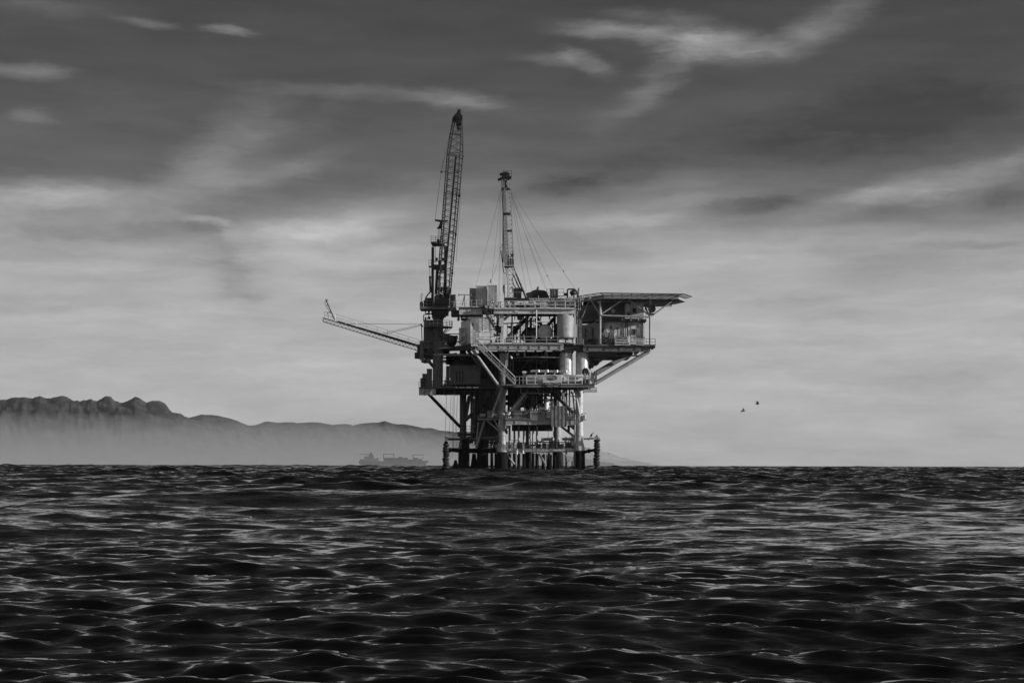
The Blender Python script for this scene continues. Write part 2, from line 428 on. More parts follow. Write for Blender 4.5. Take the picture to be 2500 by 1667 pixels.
# ------------------------------------------------------------------ hills
from mathutils import noise as mnoise
def noise2(x, y, z): return abs(mnoise.noise(Vector((x, y, z)))) + .5 * abs(mnoise.noise(Vector((x * 2.3, y * 2.1, z + 7))))
def ridge(name, prof, Y, depth, seed, label, mat, jag=0.5):
    xs = np.array([p[0] for p in prof], float); ys = np.array([p[1] for p in prof], float)
    n = 1100; m = 40
    px = np.linspace(xs[0], xs[-1], n); py = np.interp(px, xs, ys)
    rng = np.random.RandomState(seed)
    jg = np.interp(np.arange(n), np.arange(0, n, 4), rng.normal(size=len(range(0, n, 4)))) * jag * .6 + np.interp(np.arange(n), np.arange(0, n, 19), rng.normal(size=len(range(0, n, 19)))) * jag * 1.6
    zt = np.array([max(at(px[i], py[i], Y).z, 0) for i in range(n)]); kw = 161; base = np.convolve(np.pad(zt, kw // 2, mode='edge'), np.ones(kw) / kw, 'valid')
    v = []
    ph = rng.uniform(0, 6.28, 12); fx = rng.uniform(0.01, 0.09, 12); fy = rng.uniform(2, 9, 12)
    for i in range(n):
        top = at(px[i], py[i], Y)
        for j in range(m):
            t = j / (m - 1)                      # 0 front foot, 0.6 crest, 1 back foot
            yy = Y - depth * 0.62 + depth * t
            prof_ = math.sin(min(t / 0.62, 1) * math.pi / 2) ** 1.2 if t <= 0.62 else math.cos((t - 0.62) / 0.38 * math.pi / 2)
            gul = sum(math.sin(px[i] * fx[k] * (1 + 0.4 * t) + fy[k] * t + ph[k]) for k in range(12)) / 12
            edge = min(1.0, abs(t - 0.62) * 6) * math.sin(math.pi * min(max(t, 0), 1))
            wt = max(0.0, 1 - abs(t - 0.62) * (2.6 + 1.2 * math.sin(px[i] * .05)))
            top_ = base[i] + (top.z - base[i]) * wt * wt - jg[i] * Y / FPX * max(0.0, 1 - abs(t - 0.62) * 7)
            z = max(top_, 0) * prof_ * (1 - (0.05 + 0.14 * noise2(px[i] * .022 + t * 2, t * 5, seed)) * min(edge, .8)) if edge > 0 else max(top_, 0) * prof_
            v.append((top.x * yy / Y, yy, z - 0.5))
    f = [(i * m + j, (i + 1) * m + j, (i + 1) * m + j + 1, i * m + j + 1) for i in range(n - 1) for j in range(m - 1)]
    b = MB(); b.add(v, f, True)
    return b.build(name, mat, None, label, None, None, 'structure')
hillmat = paint('hill_scrub', 0.055, 0.95, var=0.9, scale=0.02, streak=1.5, spec=0.1)
R1 = [(-700, 1000), (-500, 985), (-300, 990), (-120, 975), (0, 977), (16, 972), (29, 967), (53, 971), (79, 974), (97.5, 965.6), (116, 971.6), (148, 966), (166, 968), (177, 974), (206, 976), (216, 974), (224, 972), (230, 976), (237, 978), (256, 969), (271.5, 967), (276, 973), (279, 975.6), (288, 978), (293, 982), (303, 982.7), (316, 977), (329.5, 970), (345, 977), (358, 982), (372, 976), (380, 979), (395, 982), (403, 985), (408.5, 990), (415, 999), (422, 1006), (448, 1014), (464, 1017), (520, 1035), (600, 1064), (700, 1100), (800, 1131)]
R2 = [(-700, 1080), (-200, 1070), (100, 1060), (300, 1040), (422, 1027), (450, 1020), (464, 1017), (493, 1010.6), (514, 1012.5), (535, 1015), (553.5, 1019), (580, 1025.7), (606, 1036), (613, 1037), (628, 1036), (645, 1029), (655, 1028), (679, 1031), (702, 1029), (727.6, 1031), (761.6, 1029), (783, 1030), (812.6, 1037), (829.6, 1034), (845, 1033), (863.6, 1035.7), (885, 1031.7), (925, 1031), (940, 1026.8), (961.4, 1034), (983, 1035), (1004, 1037.4), (1031.6, 1043.8), (1057, 1044.8), (1072, 1050), (1100, 1052), (1180, 1064), (1260, 1082), (1340, 1100), (1420, 1118), (1500, 1133)]
R3 = [(1250, 1090), (1350, 1085), (1440, 1092), (1466, 1099), (1489, 1105), (1510, 1114), (1540, 1121), (1580, 1129), (1625, 1138)]
ridge('hills', R1, 3900, 540, 3, 'jagged dark mountain ridge at the left edge rising out of mist', hillmat, 1.3)
ridge('hills', R2, 4920, 540, 5, 'lower rolling ridge running from the jagged mountains to the platform', hillmat)
ridge('hills', R3, 6900, 420, 9, 'faint low headland on the horizon right of the platform', paint('headland_haze_tone', 0.3, 0.95, var=0.3, scale=0.012, streak=1.5, spec=0.1))  # paler colour stands in for distance haze over the headland

# ------------------------------------------------------------------ haze and mist
def volume(name, mb, dens, val, label):
    m = bpy.data.materials.new(name); m.use_nodes = True
    nt = m.node_tree; nt.nodes.clear()
    out = nt.nodes.new('ShaderNodeOutputMaterial'); pv = nt.nodes.new('ShaderNodeVolumePrincipled')
    pv.inputs['Color'].default_value = (val, val, val, 1); pv.inputs['Density'].default_value = dens; pv.inputs['Anisotropy'].default_value = 0.0
    nt.links.new(pv.outputs[0], out.inputs['Volume'])
    return mb.build(name, m, None, label, None, None, 'stuff')
hz = MB(); hz.box(-8100, 8100, -8100, 8100, -9, 205)
volume('haze', hz, 2.3e-5, 0.80, 'thin even sea haze')
ms = MB()
x0, x1 = at(-900, 1100, 3480).x, at(1180, 1100, 3480).x
ms.add([(x0, 1980, -3), (x1, 1980, -3), (x1 + 540, 3450, -3), (x0, 3450, -3), (x0, 3420, 118), (x1 - 300, 3420, 96)],
       [(0, 1, 2, 3), (0, 4, 5, 1), (3, 2, 5, 4), (0, 3, 4), (1, 5, 2)])
volume('mist', ms, 7.0e-4, 0.80, 'low bank of mist lying in front of the hills')
# ================================================================== the platform
rnd = random.Random(11)
V3 = Vector

def railing(mb, a, b, h=1.05, step=1.7, r=0.04, rails=(1.0, 0.52), toe=True):
    a = Vector(a); b = Vector(b); Lr = (b - a).length
    n = max(1, round(Lr / step)); up = Vector((0, 0, h))
    for k in range(n + 1):
        p = a.lerp(b, k / n); mb.tube(p, p + up, r, None, 5)
    for q in rails: mb.tube(a + up * q, b + up * q, r, None, 5)
    if toe: mb.bar(a + Vector((0, 0, .08)), b + Vector((0, 0, .08)), 0.03, 0.14)

def stair(mb, rl, a, b, width, side, h=1.0):
    """a top, b foot, side = horizontal unit vector across the flight"""
    a = Vector(a); b = Vector(b); s = Vector(side) * width / 2
    for q in (-1, 1):
        mb.bar(a + s * q, b + s * q, 0.07, 0.28)
    n = max(3, int(abs(a.z - b.z) / 0.22))
    for k in range(1, n):
        p = a.lerp(b, k / n)
        mb.bar(p - s, p + s, 0.24, 0.05)
    up = Vector((0, 0, h))
    for q in (-1, 1):
        A, B = a + s * q, b + s * q
        rl.tube(A + up, B + up, 0.045, None, 5); rl.tube(A + up * .5, B + up * .5, 0.035, None, 5)
        m = max(2, int((a - b).length / 1.6))
        for k in range(m + 1):
            p = A.lerp(B, k / m); rl.tube(p, p + up, 0.035, None, 5)

def ladder(mb, a, b, wd=0.45, cage=False, axis=Vector((1, 0, 0)), r=0.03):
    a = Vector(a); b = Vector(b); s = axis * wd / 2
    mb.tube(a - s, b - s, r, None, 5); mb.tube(a + s, b + s, r, None, 5)
    n = max(2, int((a - b).length / 0.4))
    for k in range(n):
        p = a.lerp(b, (k + .5) / n); mb.tube(p - s, p + s, r * .8, None, 4)
    if cage:
        n = max(2, int((a - b).length / 1.0)); t = (b - a).normalized()
        for k in range(n + 1):
            mb.torus(a.lerp(b, k / n) + Vector((0, -.35, 0)), .38, .025, t, 10, 4)

def zigzag(mb, A, B, C, D, n, r, cross=True):
    """lacing between chord A->B and chord C->D"""
    A, B, C, D = map(Vector, (A, B, C, D))
    for k in range(n):
        p = A.lerp(B, k / n); q = C.lerp(D, (k + .5) / n); p2 = A.lerp(B, (k + 1) / n)
        mb.tube(p, q, r, None, 5, False); mb.tube(q, p2, r, None, 5, False)

def clutter(px0, px1, py0, py1, d0, d1, n, seed, mb=None, rmax=0.16, boxes=.35):
    """process pipework: runs, risers, valves and small cabinets in the given space"""
    g = random.Random(seed); mb = mb or MB()
    for _ in range(n):
        d = g.uniform(d0, d1); x = g.uniform(px0, px1); y = g.uniform(py0, py1)
        t = g.random()
        if t < boxes:
            w_, h_ = g.uniform(3, 14), g.uniform(3, 15)
            x = min(x, px1 - w_); yb = py1 if g.random() < .7 else min(py1, y + h_)
            mb.pbox(x, x + w_, max(py0, yb - h_), yb, d, d + g.uniform(.5, 1.6))
        elif t < boxes + .3:
            r = g.uniform(.04, rmax); x2 = min(px1, x + g.uniform(8, 60)); y2 = min(py1, max(py0, y + g.uniform(-10, 10)))
            a, b, c = P(x, y, d), P(x2, y, d), P(x2, y2, d)
            mb.path([a, b, c], r, 8)
            mb.tube(b + V3((-r * 1.5, 0, 0)), b + V3((r * 1.5, 0, 0)), r * 1.5, None, 8)
        elif t < boxes + .5:
            r = g.uniform(.04, rmax)
            mb.tube(P(x, py0, d), P(x, py1, d), r, None, 8)
            z = P(x, y, d); mb.tube(z - V3((0, 0, r)), z + V3((0, 0, r)), r * 1.7, None, 8)
        else:
            z = P(x, y, d); r = g.uniform(.12, .3)
            mb.torus(z, r, .03, V3((g.uniform(-1, 1), -1, .2)), 12, 5)
            mb.tube(z, z + V3((0, .5, 0)), .05, None, 5); mb.tube(z + V3((0, .4, -.3)), z + V3((0, .4, .3)), .1, None, 6)
    return mb

PF = empty('oil_platform', (P(1250, 1135, 10).x, D0 + 10, 0), 'grey steel offshore oil platform standing on legs in the sea', 'oil platform')
def part(mb, name, mat, parent=None, label=None, kind=None):
    return mb.build(name, MT[mat] if isinstance(mat, str) else mat, parent or PF, label, None, None, kind)
def parts(name, mat, *fns):
    for f in fns:
        m = MB(); f(m); part(m, name, mat)
def one(fn, *a, **k):
    mb = MB(); getattr(mb, fn)(*a, **k); return mb

# ---- legs
def leg(px, pyt, d, wpx, mat='mid', flare=True, low='growth', pyg=1100, wlow=None, sleeve=True):
    r = M(wpx, d) / 2; rl = M(wlow or wpx, d) / 2
    top = P(px, pyt, d); g = P(px, pyg, d)
    mb = MB()
    ys = (1057, 1065)
    pr = [(r, 0)]
    z0 = top.z
    A = P(px, 1053, d).z; B = P(px, 1064, d).z
    prof = [(rl, g.z), (rl * .96, g.z + .6), (r * 1.02 if flare else r, P(px, 1078, d).z), (r, B - .001)]
    if sleeve: prof += [(r * 1.13, B), (r * 1.13, A), (r, A + .001)]
    prof += [(r, z0)]
    base = V3((top.x, top.y, 0))
    mb.lathe(base, prof, 28)
    o = part(mb, 'leg', mat)
    m2 = MB(); m2.lathe(base, [(rl * 1.12, -6), (rl * 1.1, -.5), (rl * 1.04, g.z * .4), (rl * 1.02, g.z)], 28)
    me_ = part(m2, 'marine_growth', low, o)
    return o
leg(1414.5, 950, 2, 18, 'light', True, 'growth', 1100, 27)
leg(1227, 938, 2.5, 16, 'mid', True, 'growth', 1103, 26)
leg(1131, 960, 14, 16.5, 'dull', True, 'growth', 1098, 22)
leg(1361, 950, 16, 18.5, 'mid', False, 'growth', 1092, 22)
leg(1179, 948, 9, 15, 'dark', False, 'growth', 1072, 27, False)
leg(1290, 950, 20, 12, 'dark', False, 'growth', 1092, 15)
# inner thick pile at the left with heavy growth
mb = MB(); mb.lathe(V3((P(1137, 1100, 8).x, D0 + 8, 0)), [(.75, -6), (.72, 0), (.68, P(1137, 1074, 8).z), (.4, P(1137, 1071, 8).z)], 20)
part(mb, 'pile', 'growth')
mb = MB(); mb.lathe(V3((P(1113, 1100, 9).x, D0 + 9, 0)), [(.8, -6), (.75, .3), (.35, 1.2), (.2, 1.8)], 16); mb.lathe(V3((P(1158, 1100, 9).x, D0 + 9, 0)), [(.7, -6), (.66, .3), (.5, 1.4), (.3, 2.9)], 16)
part(mb, 'marine_growth', 'growth')

# ---- well conductors
for k, (px, w_, d) in enumerate([(1201.5, 5, 12), (1211.5, 5, 14), (1244.5, 5.5, 9), (1256.5, 5, 12), (1267, 5, 9), (1279.5, 5, 12), (1292, 4.5, 9), (1302, 5, 12), (1311.5, 5.5, 9), (1329, 3, 14), (1383, 3.2, 11), (1341, 4, 13)]):
    mb = MB(); g = P(px, 1106 + rnd.uniform(-3, 3), d)
    mb.lathe(V3((g.x, g.y, 0)), [(M(w_, d) / 2, g.z - .1), (M(w_, d) / 2, P(px, 1040 if px < 1325 else 1085, d).z)], 14)
    o = part(mb, 'conductor', 'mid')
    m2 = MB(); m2.lathe(V3((g.x, g.y, 0)), [(M(w_ * 1.75, d) / 2, -5), (M(w_ * 1.6, d) / 2, g.z * .5), (M(w_ * 1.5, d) / 2, g.z)], 14)
    part(m2, 'marine_growth', 'growth', o)
# leaning bent members at the waterline
mb = MB(); mb.tube(P(1234, 1105, 3), P(1257, 1133, 3), .17); part(mb, 'lower_brace', 'mid')
mb = MB(); mb.tube(P(1245, 1117, 3), P(1256, 1132, 3), .1); part(mb, 'lower_brace', 'mid')
mb = MB(); mb.tube(P(1318, 1108, 8), P(1333, 1136, 5), .2); part(mb, 'lower_brace', 'mid')
mb = MB(); mb.tube(P(1389, 1134, 8), P(1381, 1107, 8), .07); part(mb, 'lower_brace', 'mid')
mb = MB(); mb.tube(P(1381, 1107, 8), P(1392, 1125, 8), .07); part(mb, 'lower_brace', 'mid')
mb = MB(); mb.tube(P(1392, 1125, 8), P(1380, 1125, 8), .07); part(mb, 'lower_brace', 'mid')
mb = MB(); mb.tube(P(1372, 1105, 3), P(1374, 1137, 3), .2); part(mb, 'lower_brace', 'mid')
mb = MB(); mb.tube(P(1405, 1130, 6), P(1412, 1112, 6), .1); part(mb, 'lower_brace', 'mid')

mb = MB()
for k in range(15):
    px = rnd.uniform(1320, 1405); d = rnd.uniform(5, 20); g = P(px, rnd.uniform(1106, 1125), d)
    mb.tube(V3((g.x, g.y, -4)), g, rnd.uniform(.12, .3), rnd.uniform(.08, .2), 8)
part(mb, 'pile_cluster', 'growth')

# ---- horizontal bracing near the water
mb = MB(); mb.tube(P(1234, 1100, 2.3), P(1404, 1099, 2), .30, None, 14); part(mb, 'lower_brace', 'light', None, 'pale horizontal brace tube')
mb = MB(); mb.tube(P(1262, 1095, 2), P(1262, 1109, 2), .22, None, 10); part(mb, 'lower_brace', 'light', None, 'pale horizontal brace tube')
mb = MB(); mb.tube(P(1277, 1086, 2), P(1277, 1107, 2), .2, None, 10); part(mb, 'lower_brace', 'light', None, 'pale horizontal brace tube')
mb = MB(); mb.tube(P(1131, 1099, 14), P(1361, 1097, 16), .28, None, 10); mb.tube(P(1131, 1072, 12), P(1220, 1068, 3), .25, None, 8)
mb.tube(P(1192, 1068, 6), P(1220, 1068, 4), .2, None, 10); mb.tube(P(1142, 1061, 13), P(1172, 1061, 10), .2, None, 8); mb.tube(P(1142, 1068, 13), P(1172, 1068, 10), .2, None, 8)
part(mb, 'lower_brace', 'dull')
mb = MB(); mb.tube(P(1098, 1097, 4), P(1128, 1101, 8), .33, None, 10); part(mb, 'lower_brace', 'growth', None, 'brace thick with black marine growth')
mb = MB(); mb.tube(P(1131, 1100, 9), P(1240, 1100, 5), .4, None, 8); part(mb, 'lower_brace', 'growth', None, 'brace thick with black marine growth')
for a, b, d0, d1 in ((1236, 1395, 1.6, 1.6), (1236, 1400, 9, 9), (1192, 1222, 5, 4)):
    mb = MB(); railing(mb, P(a, 1095, d0), P(b, 1094, d1), 1.0, .62, .045, (1, .66, .33, .05), False); part(mb, 'railing', 'dark')
mb = MB(); railing(mb, P(1108, 1095, 6), P(1128, 1095, 7), 1.05, .5, .03); part(mb, 'railing', 'dull')
mb = MB(); railing(mb, P(1115, 1056, 9), P(1127, 1056, 9), 1.1, .7, .03); railing(mb, P(1139, 1056, 9), P(1168, 1056, 9), 1.1, .6, .03); part(mb, 'railing', 'dull')
part(one('pbox', 1116, 1170, 1056.5, 1059, 8.5, 12), 'walkway', 'dark')
part(one('pbox', 1118, 1132, 1058, 1066, 10, 12), 'platform_bracket', 'dull')
part(one('pbox', 1149.5, 1158.5, 1037, 1056, 9, 10.2), 'pipe_collar', 'dull')

# access platforms and people-sized gear at the boat landing
mb = clutter(1236, 1402, 1072, 1094, 4, 14, 34, 5, None, .09, .3); part(mb, 'valve_gear', 'dark')
mb = clutter(1192, 1222, 1070, 1098, 5, 10, 14, 6, None, .1, .3); part(mb, 'valve_gear', 'dull')
mb = clutter(1140, 1215, 1072, 1100, 8, 14, 22, 8, None, .12, .4); part(mb, 'valve_gear', 'black')
mb = MB(); mb.pbox(1347, 1351, 1066, 1090, 5, 6); part(mb, 'valve_gear', 'dull')
mb = MB(); mb.pbox(1341, 1350, 1076, 1096, 6, 7); part(mb, 'valve_gear', 'dull')
mb = MB(); mb.pbox(1396, 1402, 1063, 1100, 3, 4); part(mb, 'valve_gear', 'dull')
mb = MB(); mb.pbox(1322, 1329, 1069, 1077, 5, 6); part(mb, 'valve_gear', 'dull')
mb = MB(); mb.tube(P(1374, 1071.5, 4), P(1404, 1071.5, 3), .22, None, 10); part(mb, 'lower_brace', 'mid')
mb = MB(); mb.tube(P(1381, 1071.5, 4), P(1384, 1071.5, 4), .4, None, 10); part(mb, 'lower_brace', 'mid')
mb = MB(); mb.tube(P(1391, 1071.5, 4), P(1393, 1071.5, 4), .36, None, 10); part(mb, 'lower_brace', 'mid')
mb = MB(); mb.tube(P(1329, 1072, 6), P(1352, 1072, 5), .25); part(mb, 'lower_brace', 'mid')
# vertical riser strung in front of the right legs
mb = MB(); mb.tube(P(1402.5, 990, .8), P(1402.5, 1140, .8), .07); part(mb, 'riser', 'black')
mb = MB(); mb.tube(P(1404.5, 1062, .8), P(1404.5, 1140, .8), .05); part(mb, 'riser', 'black')
mb = MB(); mb.tube(P(1339, 1045, 3), P(1339, 1068, 3), .03); part(mb, 'riser', 'black')

# ---- fender piles with tyres
def fender(px, pyt, pyb, d, w_, label, seed):
    g = random.Random(seed)
    c = P(px, pyb, d)
    F = empty('boat_fender', (c.x, c.y, 0), label, 'fender', 'tyre fenders at the platform corners')
    top = P(px, pyt, d)
    mb = MB(); mb.tube(V3((c.x, c.y, -5)), top, .33, None, 14); mb.tube(top, top + V3((0, 0, .35)), .2, .12, 10); mb.build('pile', MT['growth'], F)
    z = -1.2; zt = top.z - .35
    while z < zt:
        t = g.uniform(.2, .27)
        mb = MB(); R_ = M(w_, d) / 2 - t + g.uniform(-.05, .05)
        mb.torus(V3((c.x + g.uniform(-.06, .06), c.y, z)), R_, t * 1.02, V3((g.uniform(-.12, .12), g.uniform(-.12, .12), 1)), 22, 8)
        mb.build('tyre', MT['rubber'], F); z += t * 2.02
    return F
FR = fender(1457.5, 1067, 1139, 1, 16, 'stack of worn tyres at the right corner of the platform', 3)
mb = MB(); mb.tube(P(1425, 1071, 1.5), P(1450, 1070, 1), .15, None, 10); mb.tube(P(1436, 1071, 1.3), P(1439, 1071, 1.3), .24, None, 10); mb.build('strut', MT['light'], FR)
mb = MB(); mb.tube(P(1428, 1103, 1.5), P(1452, 1098, 1), .27, .22, 10); mb.tube(P(1436, 1101, 1.3), P(1441, 1100, 1.3), .36, None, 10); mb.build('strut', MT['growth'], FR)
mb = MB(); mb.pbox(1452, 1459, 1065, 1074, .6, 1.4); mb.pbox(1460, 1465, 1068, 1073, .6, 1.4); mb.build('cap', MT['mid'], FR)
FL = fender(1089.5, 1078, 1141, 4, 17, 'black overgrown tyre fender at the left corner of the platform', 9)
mb = MB(); mb.pbox(1086.5, 1093, 1065, 1077, 3.6, 4.4); mb.tube(P(1087.5, 1066, 4), P(1087, 1060, 4), .08, .03); mb.build('cap', MT['dull'], FL)
mb = MB(); mb.tube(P(1093, 1071.5, 4), P(1122, 1072, 9), .2, None, 10); mb.tube(P(1106, 1071.5, 6), P(1108, 1071.5, 6), .32, None, 10); mb.build('strut', MT['dull'], FL)
mb = MB(); mb.tube(P(1090, 1107, 4), P(1105, 1097, 5), .16, .3, 8); mb.build('strut', MT['growth'], FL)
# a cormorant on the right-hand strut
bp_ = P(1444, 1069, 1.2)
mb = MB(); mb.lathe(bp_ + V3((-.12, 0, .2)), [(.01, 0), (.11, .08), (.17, .25), (.15, .42), (.06, .6), (.045, .72)], 12, V3((.55, 0, 1)))
mb.lathe(bp_ + V3((.28, 0, .82)), [(.03, 0), (.075, .05), (.06, .12), (.02, .18), (.012, .34)], 10, V3((.9, 0, .25)))
mb.add([bp_ + V3(p) for p in ((-.1, -.05, .3), (-.1, .05, .3), (-.34, .04, .02), (-.34, -.04, .02), (-.04, 0, .2))], [(0, 1, 2, 3), (0, 3, 4), (1, 4, 2), (0, 4, 1), (2, 4, 3)])
mb.tube(bp_ + V3((0, -.04, 0)), bp_ + V3((0, -.04, .3)), .02); mb.tube(bp_ + V3((.03, .05, 0)), bp_ + V3((.03, .05, .3)), .02)
o = mb.build('sea_bird', MT['feather'], None, 'black sea bird perched on the strut of the right tyre fender', 'bird')

# ---- hanging ropes on the left
for k, (a, b, d) in enumerate((((1091, 960), (1087.3, 1064), 4), ((1102, 960), (1097, 1070), 4.5), ((1107, 960), (1104, 1118), 5), ((1110, 960), (1106.5, 1105), 5), ((1118, 960), (1111, 1072), 5))):
    part(one('tube', P(*a, d), P(*b, d), .03, None, 5), 'hanging_line', 'rope')

# ---- diagonal braces
BR = [((1047, 962), (1123, 1041), 6, 13, .27, 'dark'), ((1138, 1025), (1164, 998), 13, 9, .3, 'dull'), ((1146, 966), (1137, 1024), 14, 14, .3, 'dull'),
      ((1236, 1017), (1281, 962), 2, 6, .28, 'light'), ((1240, 1020), (1287, 966), 3, 8, .22, 'mid'), ((1362, 970), (1402, 1010), 10, 4, .3, 'dull'),
      ((1405, 955), (1415.5, 1013), .8, 1, .16, 'light'), ((1398, 958), (1404, 1010), 2.5, 2.5, .12, 'mid'),
      ((1151, 849), (1219, 944), .5, 2, .26, 'mid'), ((1142, 855), (1174, 895), 5, 5, .26, 'dull'), ((1218, 944), (1212, 960), 2, 2.5, .22, 'dull'),
      ((1045, 880), (1064, 901), 6, 8, .28, 'dull'),
      ((1584, 858), (1456, 934), 1, 1, .33, 'mid'), ((1535, 864), (1452, 913), 6, 4, .42, 'dull'), ((1482, 866), (1438, 896), 9, 7, .42, 'dull'),
      ((1168, 1030), (1163, 1094), 6, 6, .13, 'mid'), ((1190, 1027), (1218, 1051), 5, 3, .14, 'mid'), ((1208, 1026), (1222, 1051), 4, 3, .13, 'mid'), ((1183, 1027), (1163, 1094), 5, 6, .18, 'mid'),
      ((1240, 885), (1222, 912), 2, 2, .3, 'dull'), ((1290, 880), (1262, 912), 12, 12, .35, 'dark'), ((1340, 878), (1362, 900), 12, 12, .35, 'dark'),
      ((1370, 1040), (1402, 1065), 8, 4, .2, 'dull')]
for a, b, da, db, r, m_ in BR:
    part(one('tube', P(*a, da), P(*b, db), r, None, 12), 'brace', m_)

# ---- bottom deck (cellar deck)
part(one('pbox', 1235, 1406, 1023.5, 1036, 1.2, 1.7), 'girder', 'mid')
mb = MB(); mb.bar(P(1236, 1023.2, 1.2), P(1406, 1023.2, 1.2), .5, .06); mb.bar(P(1236, 1036, 1.2), P(1406, 1036, 1.2), .5, .06)
for k in range(5): mb.pbox(1258 + k * 34, 1258.6 + k * 34, 1024, 1036, 1.1, 1.2)
part(mb, 'girder_flange', 'mid')
part(one('pbox', 1250, 1350, 1036, 1052, 10, 10.6), 'girder', 'dark')
mb = MB(); mb.pbox(1236, 1400, 1021, 1023, 1.7, 17)
for k in range(7): mb.pbox(1240 + k * 24, 1241.5 + k * 24, 1023.1, 1032, 1.9, 16.5)
part(mb, 'deck', 'dark', None, 'lowest deck')
part(one('pbox', 1168, 1234, 1021.5, 1024.5, 4, 8), 'walkway', 'mid')
part(one('pbox', 1190, 1202, 1002, 1021, 4, 5), 'cabinet', 'mid')
part(one('tube', P(1171.5, 1014, 5), P(1186, 1014, 5), .33, None, 14), 'drum', 'mid')
mb = MB()
for k in range(2): mb.pbox(1252 + k * 44, 1294 + k * 44 - 4, 1003, 1021, 1.3, 1.5)
mb.pbox(1332, 1345, 1004, 1021, 1.6, 1.8); part(mb, 'wind_wall', 'dull')
mb = MB(); railing(mb, P(1236, 1022, 1.1), P(1346, 1022, 1.1), 1.35, 2.0, .05); railing(mb, P(1384, 1022, 1.1), P(1404, 1022, 1.1), 1.35, .8, .05); railing(mb, P(1186, 1021, 3.9), P(1234, 1021, 3.9), 1.2, .9, .035); part(mb, 'railing', 'dull')
# notice board on the lowest railing
S = empty('notice_board', P(1312, 1022, 1.0), 'grey notice board of small print hung on the lowest railing', 'sign')
one('pbox', 1295.5, 1330.5, 1004, 1025, .93, 1.0).build('board', MT['mid'], S)
def text(s, p, h, mat, parent, d_off=0.0, sx=1.0, name='lettering', width=None):
    cu = bpy.data.curves.new(name, 'FONT'); cu.body = s; cu.size = h; cu.align_x = 'CENTER'; cu.extrude = 0.006
    cu.offset = 0.012 * h / .5; cu.materials.append(mat)
    o = bpy.data.objects.new(name, cu); COL.objects.link(o)
    bpy.context.view_layer.update()
    wd = max(o.dimensions.x, .01)
    k = (width / wd) if width else sx
    o.rotation_euler = (R(90), 0, 0); o.scale = (k, 1, 1)
    bpy.context.view_layer.update()
    me = bpy.data.meshes.new_from_object(o.evaluated_get(bpy.context.evaluated_depsgraph_get()))
    ob = bpy.data.objects.new(name, me); COL.objects.link(ob)
    ob.rotation_euler = (R(90), 0, 0); ob.scale = (k, 1, 1)
    bpy.data.objects.remove(o); bpy.data.curves.remove(cu); ob.name = name
    if not me.materials: me.materials.append(mat)
    ob.parent = parent; ob.location = Vector(p) - ORIG[parent]
    return ob
g_ = random.Random(4)
mb = MB()
for row in range(6):
    x = 1298
    while x < 1328:
        w_ = g_.uniform(1.2, 3.2); yy = 1006.5 + row * 2.9
        mb.pbox(x, min(x + w_, 1328.5), yy, yy + (2.0 if row < 2 else 1.2), .91, .93); x += w_ + .9
mb.build('lettering', MT['letter'], S)
# hanging screen panel in front of the right side
mb = MB(); mb.pbox(1346.5, 1384, 991, 1042, .4, .6)
for k in range(5): mb.pbox(1346.5 + k * 9.2, 1347.2 + k * 9.2, 991, 1042, .34, .4)
o = mb.build('screen_panel', paint('mesh_screen', 0.2, .7, var=.5, dirt=.6, scale=1.2), None, 'tall grey mesh screen hanging over the lowest girder', 'screen')
part(one('pbox', 1386, 1392, 1038, 1053, 3, 3.6), 'hanger', 'dark')
mb = MB(); mb.prism([P(1386, 1037, 2.5), P(1404, 1037, 2.5), P(1404, 1052, 2.5)], (0, .3, 0)); mb.prism([P(1236, 1038, 2.5), P(1250, 1038, 2.5), P(1236, 1050, 2.5)], (0, .3, 0)); part(mb, 'knee_plate', 'mid')
mb = MB(); mb.pbox(1424.5, 1432, 1008, 1009, 1, 2.2); mb.tube(P(1428, 1013, 1.5), P(1428, 1024, 1.5), .28, .3, 10); mb.pbox(1424.5, 1432, 1024, 1026, 1, 2.2); mb.tube(P(1431.5, 1008, 1), P(1431.5, 1025, 1), .03)
part(mb, 'navigation_light', 'light')

# machinery of the space between lowest deck and mid deck
part(clutter(1238, 1350, 950, 1021, 6, 17, 80, 21, None, .22, .45), 'process_equipment', 'dark')
part(clutter(1238, 1350, 950, 1021, 4, 9, 22, 22, None, .14, .3), 'process_equipment', 'dull')
part(clutter(1362, 1403, 950, 1021, 8, 20, 22, 23, None, .14, .12), 'process_equipment', 'dull')
part(clutter(1160, 1236, 955, 1060, 10, 18, 55, 24, None, .3, .55), 'process_equipment', 'black')
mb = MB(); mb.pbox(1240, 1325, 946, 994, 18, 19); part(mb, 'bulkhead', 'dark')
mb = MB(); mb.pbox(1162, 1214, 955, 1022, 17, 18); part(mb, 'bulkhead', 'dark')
mb = MB(); c = P(1334, 1005, 8); mb.lathe(c, [(.15, 0), (.42, .25), (.44, .6), (.44, 2.0), (.3, 2.25), (.08, 2.35)], 20); part(mb, 'pressure_vessel', 'white')
mb = MB(); mb.tube(P(1272, 946, 1), P(1272, 960, 1), .08); part(mb, 'pipe', 'mid')
mb = MB(); mb.tube(P(1272, 960, 1), P(1344, 960, 1), .08); part(mb, 'pipe', 'mid')
mb = MB(); mb.tube(P(1314, 946, 1), P(1314, 960, 1), .07); part(mb, 'pipe', 'mid')
mb = MB(); mb.tube(P(1347, 946, 1), P(1347, 956, 1), .06); part(mb, 'pipe', 'mid')
mb = MB(); mb.tube(P(1152, 960, 12), P(1153.5, 1040, 12), .2); part(mb, 'riser', 'dark')
mb = MB(); mb.tube(P(1160.5, 958, 10), P(1160.5, 1085, 10), .13); part(mb, 'riser', 'dark')
mb = MB(); mb.tube(P(1146, 966, 11), P(1160, 966, 11), .12); part(mb, 'riser', 'dark')
